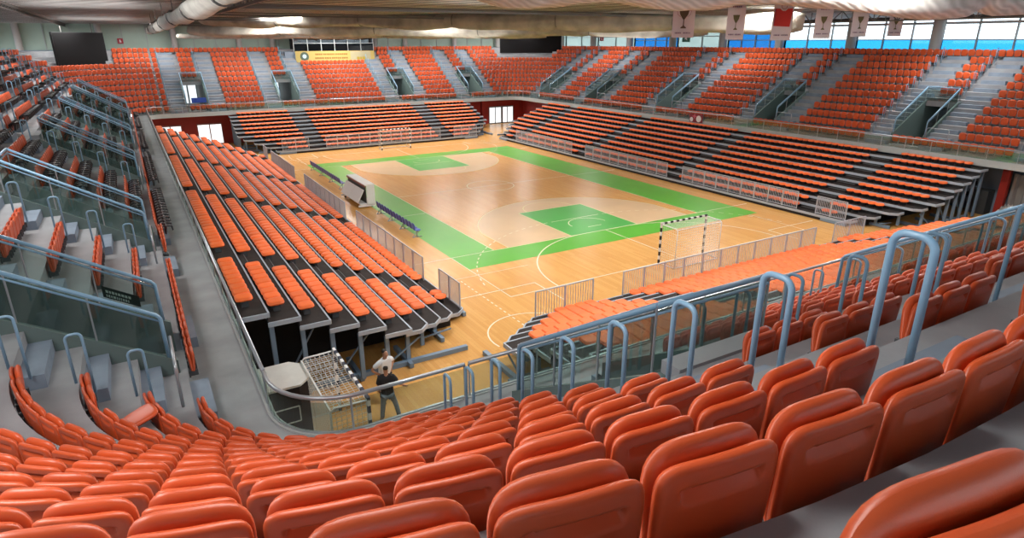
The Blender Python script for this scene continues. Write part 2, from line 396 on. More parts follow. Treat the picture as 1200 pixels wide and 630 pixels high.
TIER = {'L': 'tier opposite windows', 'R': 'window tier', 'F': 'far tier', 'N': 'near tier'}
SP = .49
plain, armed = [], []      # (depth, loc, rz, key)
SCREEN_CUT = lambda x, y, i: i >= 9 and y > 34.2 and x < -23.4 and x > -31.5
SCREEN_CUT2 = lambda x, y, i: i >= 9 and x > 23.0 and y > 34.5
BANNER_CUT = lambda x, y, i: i >= 9 and y > 31 and -6.0 < x < 5.2
def put(x, y, i, rz, key, arm=False):
    loc = (x, y, zf(i))
    if SCREEN_CUT(x, y, i) or SCREEN_CUT2(x, y, i) or BANNER_CUT(x, y, i): return
    if not in_frame((x, y, zf(i)+.6)): return
    (armed if arm else plain).append((proj((x, y, zf(i)+.6))[2], loc, rz, key))
for side in 'LRFN':
    lo, hi = SPAN[side]; vs = VOMS[side]
    for i in range(NROW):
        blocks = []        # (a, b, name)
        if i == 0:
            edges = [lo]
            for c in vs:
                a, b = sorted((c-HSIGN[side]*(VW+.05), c-HSIGN[side]*A1)) if side in 'N' else sorted((c+HSIGN[side]*(VW+.05), c+HSIGN[side]*A1))
                edges += [a, b]
            edges.append(hi)
            for k in range(0, len(edges), 2): blocks.append((edges[k], edges[k+1], 'front row stretch '+NUM[k//2+1]))
        elif i == 11 and side != 'N':
            blocks.append((lo, hi, 'top row'))
        else:
            prev = lo
            for k, c in enumerate(vs):
                blocks.append((prev, c-A1, 'block '+NUM[k+1])); 
                if i >= 6: blocks.append((c-VW-.05, c+VW+.05, 'stairwell block '+NUM[k+1]))
                prev = c+A1
            blocks.append((prev, hi, 'block '+NUM[len(vs)+1]))
        for bi, (a, b, nm) in enumerate(blocks):
            if side == 'N' and a <= lo+.01: continue        # part of the corner block
            a2, b2 = a+.12, b-.12; n = int((b2-a2)/SP+.02)
            if n < 1: continue
            st = (a2+b2)/2-(n-1)*SP/2
            for j in range(n):
                s = st+j*SP; x, y, z = TP(side, s, seat_d(i)-.04, 0)
                arm = side == 'L' and s > -16.6 and i <= 11
                put(x, y, i, FRONT[side], (side, nm, i, j+1), arm)
for nm, (cx, cy, a0, a1) in CORN.items():
    for i in range(NROW):
        d = seat_d(i)-.04; r = RR+d
        if nm == 'NL':      # anchored at the near-tier stair hoops
            s0 = .26 if i < 11 else .11; total = (CXR-19.25)+r*PI/2-.15; j = 0; sp = .485
            while s0+j*sp < total:
                t = s0+j*sp; xs = -19.25-t
                if xs >= -CXR: put(xs, -CYR-r, i, 0.0, ('C', 'corner block', i, j+1))
                else:
                    th = 1.5*PI-(t-(CXR-19.25))/r
                    put(cx+r*math.cos(th), cy+r*math.sin(th), i, th-1.5*PI, ('C', 'corner block', i, j+1))
                j += 1
        else:
            n = int(r*PI/2/SP)
            for j in range(n):
                th = a0+(a1-a0)*(j+.5)/n
                put(cx+r*math.cos(th), cy+r*math.sin(th), i, th-1.5*PI, ('K', nm, i, j+1))
plain.sort(key=lambda t: t[0]); armed.sort(key=lambda t: t[0])
def seat_label(key, kind):
    side, nm, i, j = key
    if side == 'C': return f'{kind}, corner block row {NUM[i+1]} above the rail, {ordw(j)} from the hoop rails'
    if side == 'K': return f'{kind}, {dict(NR="near", FR="far window-side", FL="far")[nm]} corner row {NUM[i+1]}, {ordw(j)} along'
    if i in (0, 11): return f'{kind}, {TIER[side]} {nm}, row {NUM[i+1]}, {ordw(j)} along'
    return f'{kind}, {TIER[side]} {nm}, row {NUM[i+1]}, {ordw(j)} along'
OPEN_KEY = None
best = 1e9
for d, loc, rz, key in plain:      # the one seat left folded down, near the side-tier stairs
    u, v, _ = proj((loc[0], loc[1], loc[2]+.55)); e = (u-112)**2+(v-483)**2
    if e < best and key[0] == 'C': best, OPEN_KEY = e, key
for k, (d, loc, rz, key) in enumerate(plain[:300]):
    o = make_seat(loc, rz, seat_label(key, 'orange tip-up seat'), 'orange tip-up seats of the upper tiers')
    if key == OPEN_KEY:
        o['label'] = 'orange tip-up seat with its pan folded down, alone among raised seats'
        for c in o.children:
            if c.name.startswith('seat_pan'): c.rotation_euler = (-1.25, 0, 0); c.location = (0, .02, .06)
lowp = MB(); back_shell(lowp, False, 0); pan_shell(lowp, False, 0); lowp.box(-.19, .19, -.12, .04, .17, .29, 1)
scatter('stadium_seating', lowp, [ORANGE, BRACKET], [(*loc, rz) for _, loc, rz, _ in plain[300:]], 'rows of orange tip-up seats filling the far and window-side upper tiers', 'seats')
for d, loc, rz, key in armed[:300]:
    make_armseat(loc, rz, seat_label(key, 'orange-backed armrest seat'), 'armrest seats of the tier opposite the windows')
lowa = MB(); tall_back(lowa, False, 0); dark_pan(lowa, False, 1); 
for sx in (-1, 1): lowa.box(sx*.195-.03, sx*.195+.03, .0, .36, .44, .59, 1)
if len(armed) > 300:
    scatter('armrest_seating', lowa, [ORANGE, BLACKP], [(*loc, rz) for _, loc, rz, _ in armed[300:]], 'more distant armrest seats with orange backs and black arms', 'seats')
print('SEATS plain', len(plain), 'armed', len(armed))
# ------------------------------------------------------------------ parapet balustrades
def rail_path(side):
    lo, hi = SPAN[side]; return [TP(side, lo, 0, 4.33), TP(side, hi, 0, 4.33)]
def parapet(name, pts, label, group=None):
    """pts: plan polyline along the parapet line."""
    L = [0.0]
    for a, b in zip(pts, pts[1:]): L.append(L[-1]+math.hypot(b[0]-a[0], b[1]-a[1]))
    def at(s):
        for k in range(len(L)-1):
            if s <= L[k+1]+1e-6:
                t = (s-L[k])/(L[k+1]-L[k]); a, b = pts[k], pts[k+1]
                return a[0]+(b[0]-a[0])*t, a[1]+(b[1]-a[1])*t
        return pts[-1]
    mx, my = at(L[-1]/2)
    r = thing('parapet_balustrade', (0, 0, 0), 0, label, 'railing', group)
    MB().tube([(*p, 4.32) for p in pts], .042, 8).build('handrail', RAILG, r, True)
    g = MB()
    for a, b in zip(pts, pts[1:]): g.bar((*a, 3.91), (*b, 3.91), .014, .62)
    g.build('glass_panel', GLASS, r)
    n = max(2, int(L[-1]/1.62)); pm_ = []
    for k in range(n+1):
        x, y = at(L[-1]*k/n)
        if in_frame((x, y, 4), 60): pm_.append((x, y))
    for (x, y) in pm_[:95]:
        m = MB(); m.cyl(x, y, 3.582, 4.31, .022, 6); m.build('post', RAILG, r)
    f = MB()
    for a, b in zip(pts, pts[1:]): f.bar((*a, 3.595), (*b, 3.595), .05, .03)
    f.build('shoe_channel', RAILG, r)
off = .035
parapet('p', [(-RX-off, CYR-.14), (-RX-off, -CYR+.4)], 'long glass parapet with grey handrail along the tier opposite the windows')
parapet('p', [(RX+off, CYR-.1), (RX+off, -CYR)], 'long glass parapet with grey handrail along the window-side tier')
parapet('p', [(-CXR+.1, RY+off), (CXR-.1, RY+off)], 'glass parapet with grey handrail along the far tier')
def arc(nm, n=10):
    cx, cy, a0, a1 = CORN[nm]; return [(cx+(RR+off)*math.cos(a0+(a1-a0)*k/n), cy+(RR+off)*math.sin(a0+(a1-a0)*k/n)) for k in range(n+1)]
parapet('p', [(-RX-off, -CYR+.3)]+arc('NL')+[(-17.9, -RY-off)], 'curved grey parapet rail rounding the corner above the stored goal')
parapet('p', [(-17.8, -RY-off), (CXR, -RY-off)], 'glass parapet with handrail along the near tier above the bench seats')
parapet('p', arc('FR'), 'curved glass parapet at the far window-side corner')
parapet('p', arc('FL'), 'curved glass parapet at the far corner below the tilted black screen')

# ------------------------------------------------------------------ stairwell balustrades, hoops, aisle end rails
def slope_z(d): return 5.35+(d-1.6)*.6
hoop_m = MB()
HW = .115
hp = [(0, HW, -.75), (0, HW, -.08)]
for k in range(1, 6): a = PI/2*k/5; hp.append((0, HW-.08+.08*math.cos(a), -.08+.08*math.sin(a)))
for k in range(0, 6): a = PI/2+PI/2*k/5; hp.append((0, -HW+.08+.08*math.cos(a), -.08+.08*math.sin(a)))
hp.append((0, -HW, -.87)); hp[0] = (0, HW, -1.12)
hoop_m.tube(hp, .023, 10)
ME_HOOP = hoop_m.mesh('rail_tube', RAILB, True)
def solid_band(mb, side, s, d0, z0, d1, z1, h0, h1, t=.012):
    p = []
    for sx in (-t/2, t/2):
        p.append([TP(side, s+sx, d0, z0-h0), TP(side, s+sx, d1, z1-h1), TP(side, s+sx, d1, z1-.07), TP(side, s+sx, d0, z0-.07)])
    mb.add(p[0]+p[1], [(0, 1, 2, 3), (7, 6, 5, 4), (0, 4, 5, 1), (1, 5, 6, 2), (2, 6, 7, 3), (3, 7, 4, 0)])
def stairwell(side, idx, c):
    r = thing('stairwell_balustrade', (0, 0, 0), 0, f'U-shaped glass balustrade round stairwell {NUM[idx+1]} of the {TIER[side]}', 'railing', f'stairwell balustrades')
    w = VW+.06; d0, d1 = 1.6, 4.9
    for sg in (-1, 1):
        s = c+sg*w
        MB().tube([TP(side, s, d0-.02, slope_z(d0)-.95), TP(side, s, d0, slope_z(d0)-.06), TP(side, s, d0+.06, slope_z(d0)+.02), TP(side, s, d1, slope_z(d1))], .04, 8).build('handrail', RAILB, r, True)
        MB().tube([TP(side, s, d0+.02, slope_z(d0)-.12), TP(side, s, d1, slope_z(d1)-.12)], .022, 6).build('lower_rail', RAILB, r, True)
        g = MB(); solid_band(g, side, s, d0+.03, slope_z(d0), d1, slope_z(d1), .95, .95); g.build('glass_panel', GLASSD, r)
        for d in (2.7, 3.8, d1):
            MB().tube([TP(side, s, d, slope_z(d)-1.0), TP(side, s, d, slope_z(d))], .018, 6).build('post', RAILG, r)
    z = slope_z(d1)
    MB().tube([TP(side, c-w, d1, z), TP(side, c+w, d1, z)], .04, 8).build('rear_handrail', RAILB, r, True)
    MB().tube([TP(side, c-w, d1, z-.12), TP(side, c+w, d1, z-.12)], .022, 6).build('rear_lower_rail', RAILB, r, True)
    g = MB(); a, b = TP(side, c-w, d1, z-.5), TP(side, c+w, d1, z-.5); g.bar(a, b, .012, .86); g.build('rear_glass_panel', GLASSD, r)
    if (side, idx) == ('L', 0):      # black notice on the glass
        p = []
    return r
HN = 0
for side in 'NLRF':
    for idx, c in enumerate(VOMS[side]):
        if not (in_frame(TP(side, c, 1.6, 5), 150) or in_frame(TP(side, c, 5, 7), 150)): continue
        stairwell(side, idx, c)
        sgn = HSIGN[side]
        for which in (-1, 1):
            s = c+which*A1+.18*0
            # hoops stand on one edge of each aisle
            if which == sgn: s, rows = c+sgn*(A1+.08), range(1, 12)
            else: s, rows = c-sgn*(VW-.12) if side != 'N' else c+(VW+.10), range(6, 12)
            if side == 'N' and which == 1: s, rows = c+VW+.14, range(3, 12)
            for i in rows:
                if i == 11 and side != 'N': continue
                k = i-1; d = 2.05+RUN*(i-1)-.0; z = 5.42+RISE*(i-1)
                p = TP(side, s, d, z)
                if not in_frame(p, 60) or (side == 'F' and i >= 9 and -6 < p[0] < 5.6): continue
                r = thing('aisle_handrail', p, FRONT[side], f'hoop handrail on {"outer" if which == sgn else "inner"} edge, row {NUM[i+1]}, stairwell {NUM[idx+1]}, {TIER[side]}', 'handrail', f'hoop handrails of the {TIER[side]}')
                o = bpy.data.objects.new('rail_tube', ME_HOOP); C.objects.link(o); o.parent = r; HN += 1
            # low end rail across the bottom of the aisle
            a, b = sorted((c+which*(VW+.15), c+which*(A1-.05))); 
            m = MB(); zb = zf(1)
            m.tube([TP(side, a, 1.5, zb), TP(side, a, 1.5, zb+.80), TP(side, a+.08, 1.5, zb+.88), TP(side, b-.08, 1.5, zb+.88), TP(side, b, 1.5, zb+.80), TP(side, b, 1.5, zb)], .03, 8)
            if side != 'N' and in_frame(TP(side, (a+b)/2, 1.5, 5), 60) and (which == sgn or side == 'R'):
                o = m.build('aisle_end_rail', RAILG, None, True); tag(o, f'low hooped end rail at the {"farther" if which == 1 else "nearer"} aisle foot by stairwell {NUM[idx+1]}, {TIER[side]}', 'railing', 'aisle end rails')
print('HOOPS', HN)
# black notice on the first side stairwell's glass
def notice():
    y = -27.3+VW+.075; r = thing('notice_sign', (0, 0, 0), 0, 'small black notice with white lettering on the nearest side stairwell glass', 'sign')
    m = MB(); m.add([(-24.0, y, 5.2), (-23.35, y, 4.81), (-23.35, y, 5.07), (-24.0, y, 5.46), (-24.0, y+.01, 5.2), (-23.35, y+.01, 4.81), (-23.35, y+.01, 5.07), (-24.0, y+.01, 5.46)],
              [(0, 1, 2, 3), (7, 6, 5, 4), (0, 4, 5, 1), (1, 5, 6, 2), (2, 6, 7, 3), (3, 7, 4, 0)]); m.build('plate', BLACK, r)
    l = MB(); random.seed(5)
    for row in range(2):
        x = -23.94
        while x < -23.55:
            w = random.choice((.02, .03, .045)); zc = 5.33-.1*row-(x+23.95)*.6
            l.add([(x, y-.004, zc-.03), (x+w, y-.004, zc-.03-w*.6), (x+w, y-.004, zc+.03-w*.6), (x, y-.004, zc+.03)], [(0, 1, 2, 3)]); x += w+.015
    o = l.build('lettering', WHITE, r)
notice()

# ------------------------------------------------------------------ lower telescopic stands and their folded bench seats
SRUN, SRISE, SZ = .86, .31, .30
def SPt(side, s, d, z):
    if side == 'L': return (-12.65-d, s, z)
    if side == 'R': return (12.65+d, s, z)
    if side == 'F': return (s, 22.9+d, z)
    return (s, -22.9-d, z)
SHALF = {'L': 21.0, 'R': 21.0, 'F': 11.1, 'N': 11.1}
SAIS = {'L': (-18, -6, 6, 18), 'R': (-18, -6, 6, 18), 'F': (-7.15, 7.15), 'N': (-7.15, 7.15)}
def half(side, r): return SHALF[side]+min(r, 3.5)*.83
SNAME = {'L': 'side stand opposite windows', 'R': 'window-side stand', 'F': 'far stand', 'N': 'near stand'}
pad = MB()
def pad_shell(mb, n, rings):
    pts = outline(.234, -.245, .245, 5, 5, .006, n)
    t = MB(); shell(t, pts, .135, .045, lambda x, z: 0, rings)
    mb.add([(x, -z, y) for (x, y, z) in t.v], [f for f in t.f], 0)
pad_shell(pad, 22, [1, .97, .9, .78, .5, .2])
ME_PAD = pad.mesh('bench_seat', ORANGE_PAD, True)
lg = MB(); lg.box(-.16, -.10, -.1, .1, -.255, -.04); lg.box(.10, .16, -.1, .1, -.255, -.04); lg.box(-.2, .2, -.06, .06, -.09, -.04)
ME_LEG = lg.mesh('support_bracket', BRACKET)
lowpad = MB(); pad_shell(lowpad, 8, [1, .9, .5]); lowpad.box(-.16, .16, -.06, .06, -.255, -.04, 1)
benches = []
for side in 'LRFN':
    st = thing('telescopic_stand', (0, 0, 0), 0, f'retractable tiered {SNAME[side]} with dark decks and grey edges', 'stand', 'retractable stands around the court')
    for r in range(10):
        h = half(side, r); z = SZ+SRISE*r; d0, d1 = SRUN*r, SRUN*(r+1)+.06
        m = MB()
        cut = .0 if r >= 4 else .35
        ring = [(-h+cut, d0), (h-cut, d0), (h, d0+.35 if cut else d0), (h, d1), (-h, d1), (-h, d0+.35 if cut else d0)]
        if not cut: ring = [(-h, d0), (h, d0), (h, d1), (-h, d1)]
        n = len(ring)
        top = [SPt(side, s, d, z) for s, d in ring]; bot = [SPt(side, s, d, z-.05) for s, d in ring]
        flip = side in 'RN'
        m.add(top+bot, [tuple(range(n)) if not flip else tuple(range(n-1, -1, -1)), tuple(range(2*n-1, n-1, -1))]+[(j, (j+1) % n, n+(j+1) % n, n+j) for j in range(n)])
        pl = m.build('deck', DECK, st)
        e = MB()
        for j in range(n):
            (s0, a0), (s1, a1) = ring[j], ring[(j+1) % n]
            if abs(a0-d1) < 1e-6 and abs(a1-d1) < 1e-6: continue
            e.bar(SPt(side, s0, a0, z-.05), SPt(side, s1, a1, z-.05), .05, .14)
        e.build('edge_trim', EDGE, pl)
        # riser sheet behind the row
        if r < 9:
            q = MB(); q.bar(SPt(side, -h, SRUN*(r+1)+.05, z+SRISE/2-.03), SPt(side, h, SRUN*(r+1)+.05, z+SRISE/2-.03), .02, SRISE-.06); q.build('riser', BLACK, pl)
        # columns at both ends and inside
        for s in (-h+.18, h-.18):
            if r >= 1 and in_frame(SPt(side, s, d1, .5), 60):
                c_ = MB(); a = SPt(side, s, d1-.1, 0); c_.bar((a[0], a[1], .12), (a[0], a[1], z-.08), .13, .13); c_.build('column', POSTB, st)
                if r >= 2 and r % 2 == 0:
                    b_ = MB(); b_.bar(SPt(side, s*.985, d1-.2, .2), SPt(side, s*.985, d1-1.4, z-.6), .05, .05); b_.build('brace', POSTB, st)
        if r % 2 == 0:
            for s in (-h+.18, h-.18):
                if in_frame(SPt(side, s, d1, .5), 60):
                    b_ = MB(); b_.bar(SPt(side, s, d0, .1), SPt(side, s-(1.6 if s > 0 else -1.6), d0, .1), .14, .16); b_.build('base_rail', POSTB, st)
    for s in (-half(side, 8)+.5, half(side, 8)-.5):
        b_ = MB(); b_.bar(SPt(side, s, 1.2, .09), SPt(side, s, 8.6, .09), .16, .16); b_.build('runner', POSTB, st)
    # black sheet added to stand for the shade beneath, a metre inside each end
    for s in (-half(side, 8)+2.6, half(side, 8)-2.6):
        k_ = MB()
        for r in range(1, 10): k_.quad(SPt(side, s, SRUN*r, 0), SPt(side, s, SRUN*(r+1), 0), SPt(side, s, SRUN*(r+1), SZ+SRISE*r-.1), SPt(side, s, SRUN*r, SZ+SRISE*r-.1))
        k_.build('under_shade_sheet', BLACK, st)
    f_ = MB(); f_.bar(SPt(side, -SHALF[side]+.7, .05, .13), SPt(side, SHALF[side]-.7, .05, .13), .03, .24); f_.build('front_kickboard', BLACK, st)
    # aisle steps
    for a in SAIS[side]:
        m = MB()
        for r in range(9):
            z = SZ+SRISE*r; d = SRUN*(r+1)
            p = [SPt(side, a-.6, d-.3, z), SPt(side, a+.6, d-.3, z), SPt(side, a+.6, d, z), SPt(side, a-.6, d, z)]
            m.hexa(p+[(x, y, zz+SRISE/2) for x, y, zz in p])
            z = SZ+SRISE*r+SRISE/2; d = SRUN*(r+1)-.3; m.bar(SPt(side, a-.6, d, z), SPt(side, a+.6, d, z), .03, .03, 1)
        m.build('aisle_steps', [DECK, BRACKET], st)
    # seats
    for r in range(10):
        h = half(side, r)-(.95 if r < 4 else .5); z = SZ+SRISE*r+.27
        cuts = [-h]
        for a in SAIS[side]: cuts += [a-.72, a+.72]
        cuts.append(h)
        for b in range(0, len(cuts), 2):
            a0, a1 = cuts[b], cuts[b+1]; n = int((a1-a0)/.478+.05)
            if n < 1: continue
            s0 = (a0+a1)/2-(n-1)*.478/2
            for j in range(n):
                p = SPt(side, s0+j*.478, SRUN*r+.50, z)
                if in_frame(p, 100): benches.append((proj(p)[2], p, {'L': -PI/2, 'R': PI/2, 'F': PI, 'N': 0}[side], (side, b//2, r, j+1)))
benches.sort(key=lambda t: t[0])
for d, p, rz, (side, b, r, j) in benches[:300]:
    o = bpy.data.objects.new('bench_seat', ME_PAD); C.objects.link(o); o.location = p; o.rotation_euler = (0, 0, rz)
    tag(o, f'folded orange pad, {SNAME[side]}, section {NUM[b+1]}, row {NUM[r+1]} from court, {ordw(j)} along', 'seat', 'folded orange pads of the retractable stands')
    l = bpy.data.objects.new('support_bracket', ME_LEG); C.objects.link(l); l.parent = o
scatter('bench_seating', lowpad, [ORANGE_PAD, BLACK], [(*p, rz) for _, p, rz, _ in benches[300:]], 'rows of folded orange pads on the farther retractable stands', 'seats')
print('BENCH', len(benches))

# ------------------------------------------------------------------ guard fences in front of the stands
def fence(side, a, b, label):
    r = thing('guard_fence', (0, 0, 0), 0, label, 'fence', 'grey bar fences in front of the retractable stands')
    n = max(2, int(round((b-a)/1.14))); w = (b-a)/n; z0, z1 = SZ+.02, SZ+1.12
    for k in range(n):
        s0, s1 = a+k*w+.02, a+(k+1)*w-.02; m = MB(); d = .12
        for s in (s0, s1): m.bar(SPt(side, s, d, z0+.01), SPt(side, s, d, z1), .045, .045)
        for z in (z0+.06, z1): m.bar(SPt(side, s0, d, z), SPt(side, s1, d, z), .04, .04)
        nb = 11
        for q in range(1, nb):
            s = s0+(s1-s0)*q/nb; m.bar(SPt(side, s, d, z0+.06), SPt(side, s, d, z1), .018, .018)
        m.build('fence_panel', FENCE, r)
FN = {'L': 'side stand opposite the windows', 'R': 'window-side stand', 'F': 'far stand', 'N': 'near stand'}
for side, segs in (('L', [(-20.7, -18.7), (-17.0, -7.4), (-5.2, 4.8), (8.0, 17.0), (18.8, 20.6)]), ('R', [(-20.7, -18.7), (-17.4, -7.3), (-5.7, 5.0), (7.1, 17.4)]),
                   ('N', [(-10.7, -7.9), (-6.35, 6.45), (8.0, 10.75)]), ('F', [(-10.6, -8.0), (-6.3, 6.35), (8.0, 10.9)])):
    for k, (a, b) in enumerate(segs):
        fence(side, a, b, f'{ordw(k+1)} grey bar fence along the {FN[side]}, ' + {'L': 'counted from the camera', 'R': 'counted from the camera', 'N': 'counted from the stored goal', 'F': 'counted from the benches'}[side])
# ------------------------------------------------------------------ court
m = MB(); m.quad((-36, -46, 0), (36, -46, 0), (36, 46, 0), (-36, 46, 0)); fl = struct('floor', m, WOOD)
def flat(name, polys, z, mat):
    m = MB()
    for p in polys: m.add([(x, y, z) for x, y in p], [tuple(range(len(p)))])
    return struct(name, m, mat)
def line(p, q, w=.06):
    p, q = Vector(p), Vector(q); d = (q-p).normalized(); n = Vector((-d.y, d.x))*w/2
    return [p+n, p-n, q-n, q+n]
def arcl(cx, cy, r, a0, a1, w=.06, n=40, dash=None):
    out = []; L = abs(a1-a0)*r
    if dash: n = int(L/dash)
    for k in range(n):
        if dash and k % 2: continue
        t0, t1 = a0+(a1-a0)*k/n, a0+(a1-a0)*(k+1)/n
        out.append([(cx+(r-w/2)*math.cos(t0), cy+(r-w/2)*math.sin(t0)), (cx+(r+w/2)*math.cos(t0), cy+(r+w/2)*math.sin(t0)),
                    (cx+(r+w/2)*math.cos(t1), cy+(r+w/2)*math.sin(t1)), (cx+(r-w/2)*math.cos(t1), cy+(r-w/2)*math.sin(t1))])
    return out
gx0, gx1, gy = -10.0, 10.85, 16.0
flat('floor_green_border', [[(gx0, -gy), (gx1, -gy), (gx1, -14), (gx0, -14)], [(gx0, 14), (gx1, 14), (gx1, gy), (gx0, gy)], [(gx0, -14), (-7.5, -14), (-7.5, 14), (gx0, 14)], [(7.5, -14), (gx1, -14), (gx1, 14), (7.5, 14)]], .003, GREEN)
be, ke, lw, ly = [], [], [], []
for sg in (-1, 1):
    hy = sg*12.425; a = math.acos(6.6/6.75); pts = [(6.6, sg*14), (6.6, hy-sg*6.75*math.sin(a))]
    pts = [(6.6, sg*14)]; n = 40
    for k in range(n+1):
        t = a+(PI-2*a)*k/n; pts.append((6.75*math.cos(t), hy-sg*6.75*math.sin(t)))
    pts.append((-6.6, sg*14)); be.append(pts if sg < 0 else pts[::-1])
    ke.append([(-2.45, sg*14), (2.45, sg*14), (2.45, sg*8.2), (-2.45, sg*8.2)][::-1 if sg > 0 else 1])
    for k in range(len(pts)-1): ly.append(line(pts[k], pts[k+1]))
    ly += [line((-2.45, sg*14), (-2.45, sg*8.2)), line((2.45, sg*14), (2.45, sg*8.2)), line((-2.45, sg*8.2), (2.45, sg*8.2))]
    ly += arcl(0, sg*8.2, 1.8, 0, -sg*PI, n=24); lw += arcl(0, hy, 1.25, 0, -sg*PI, n=20)
    # handball goal areas
    for r, dsh, w in ((6, None, .07), (9, .3, .06)):
        y0 = sg*20; lw += arcl(1.5, y0, r, 0 if r == 6 else .2, -sg*PI/2, w, dash=dsh); lw += arcl(-1.5, y0, r, PI if r == 6 else PI-.2, PI+sg*PI/2, w, dash=dsh); lw.append(line((-1.5, y0-sg*r), (1.5, y0-sg*r), w))
    lw += [line((-10, sg*20), (10, sg*20)), line((-.5, sg*13), (.5, sg*13)), line((0, sg*14), (0, sg*20))]
    lw += [line((-12, sg*19.1), (-8.2, sg*19.1)), line((-8.2, sg*19.1), (-8.2, sg*21.5)), line((8.1, sg*19), (12.2, sg*19)), line((8.1, sg*19), (8.1, sg*21)), line((-12, sg*14), (-7.5, sg*14)), line((7.5, sg*14), (12.2, sg*14))]
    for k in range(16): lw.append(line((-11.03, sg*(17.2+k*.36)), (-11.03, sg*(17.38+k*.36))))
    lw += arcl(-11.0, sg*23.5, 1.8, -.2, PI+.2, n=20)
lw += [line((-10, -20), (-10, -14.1), .05), line((10, -20), (10, -16), .05), line((-10, 20), (-10, 16), .05), line((10, 20), (10, 16), .05), line((-10, -5.05), (-7.6, -5.05)), line((-10, 5.05), (-7.6, 5.05)), line((7.6, 0), (12.2, 0)), line((-12.0, -16.9), (-7.2, -16.9), .04)]
ly += [line((-7.5, -14), (7.5, -14)), line((-7.5, 14), (7.5, 14)), line((-7.5, -14), (-7.5, 14), .07), line((7.5, -14), (7.5, 14), .07), line((-7.5, 0), (7.5, 0))]+arcl(0, 0, 1.8, 0, 2*PI, n=48)
flat('floor_beige_zones', be, .004, BEIGE); flat('floor_key_zones', ke, .006, KEYG); flat('floor_lines_cream', ly, .009, LINEY); flat('floor_lines_white', lw, .011, LINEW)

# ------------------------------------------------------------------ goals
def striped(mb, a, b, w=.08, seg=.2, first=0):
    a, b = Vector(a), Vector(b); L = (b-a).length; n = max(2, round(L/seg))
    for k in range(n): mb.bar(a+(b-a)*k/n, a+(b-a)*(k+1)/n, w, w, (k+first) % 2)
def net_sheet(mb, p00, p10, p11, p01, step=.12, r=.004):
    p00, p10, p11, p01 = map(Vector, (p00, p10, p11, p01)); nu = max(2, int((p10-p00).length/step)); nv = max(2, int((p01-p00).length/step))
    for k in range(nu+1):
        t = k/nu; mb.bar(p00.lerp(p10, t), p01.lerp(p11, t), r*2, r*2)
    for k in range(nv+1):
        t = k/nv; mb.bar(p00.lerp(p01, t), p10.lerp(p11, t), r*2, r*2)
def goal(name, loc, rz, label, dark, back=1.05, netr=.004):
    """Opening faces local +y."""
    r = thing(name, loc, rz, label, 'goal', 'handball goals'); cols = [BLACK, WHITE] if not dark else [pm('post_navy', (.02, .025, .05), .5), WHITE]
    for sx in (-1, 1):
        m = MB(); striped(m, (sx*1.54, 0, 0), (sx*1.54, 0, 2.04)); m.build('post', cols, r)
        m = MB(); m.tube([(sx*1.54, 0, 2.0), (sx*1.5, -back+.1, 2.0), (sx*1.5, -back, 1.9), (sx*1.5, -back, .05)], .025, 8); m.tube([(sx*1.54, 0, .03), (sx*1.5, -back, .03)], .025, 6); m.build('rear_stanchion', WHITE if loc[1] < 0 else GREYM, r, True)
    m = MB(); striped(m, (-1.58, 0, 2.04), (1.58, 0, 2.04), first=1); m.build('crossbar', cols, r)
    m = MB(); m.tube([(-1.5, -back, .04), (1.5, -back, .04)], .025, 6); m.tube([(-1.5, -back, 1.95), (1.5, -back, 1.95)], .02, 6); m.build('rear_bar', WHITE if loc[1] < 0 else GREYM, r)
    m = MB()
    net_sheet(m, (-1.5, -back, .05), (1.5, -back, .05), (1.5, -back+.03, 1.95), (-1.5, -back+.03, 1.95), r=netr); net_sheet(m, (-1.5, -back, 1.95), (1.5, -back, 1.95), (1.5, -.05, 2.0), (-1.5, -.05, 2.0), r=netr)
    for sx in (-1, 1): net_sheet(m, (sx*1.5, -.05, .05), (sx*1.5, -back, .05), (sx*1.5, -back, 1.95), (sx*1.5, -.05, 2.0), r=netr)
    m.build('net', NETM, r)
goal('handball_goal', (.1, -20.0, 0), 0, 'white netted goal with black and white posts on the near goal line', False, netr=.0035)
goal('handball_goal', (.1, 20.2, 0), PI, 'small distant goal with striped posts in front of the far stand', False, netr=.0015)
goal('handball_goal', (-18.93, -26.55, 0), -PI/2, 'striped goal stored in the corner under the side stand end', True, back=.95, netr=.005)

# ------------------------------------------------------------------ team benches and scorers' shelter
BLUE = pm('blue_plastic', (.05, .07, .36), .4); BLUE2 = pm('bright_blue_plastic', (.03, .10, .5), .4)
def bench(y0, y1, label):
    r = thing('team_bench', (-10.05, (y0+y1)/2, 0), 0, label, 'bench', 'rows of blue team seats'); L = y1-y0; n = int(L/.5)
    m = MB(); m.box(-.03, .03, -L/2, L/2, .36, .42); m.build('beam', GREYM, r)
    for k in range(4):
        y = -L/2+.25+(L-.5)*k/3; m = MB(); m.bar((-.28, y, .02), (.28, y, .02), .05, .04); m.bar((0, y, 0), (0, y, .4), .05, .05); m.bar((-.25, y, .02), (0, y, .36), .035, .035); m.build('leg', GREYM, r)
    for k in range(n):
        y = -L/2+.25+k*(L-.5)/(n-1); m = MB()
        pts = outline(.21, .42, .86, 4, 4, .01, 14); t = MB(); shell(t, pts, .045, .04, lambda x, z: -.17-.15*(z-.44)+.2*x*x, [1, .9, .6, .2])
        m.add([(yy, xx+y, z) for xx, yy, z in t.v], [f[::-1] for f in t.f])
        pts = outline(.21, -.18, .2, 4, 4, .01, 14); t = MB(); shell(t, pts, .05, .04, lambda x, z: 0, [1, .9, .6, .2]); m.add([(z, xx+y, yy+.44) for xx, yy, z in t.v], [f for f in t.f])
        m.build('bench_shell', BLUE2 if k == 0 and y0 < 0 else BLUE, r, True)
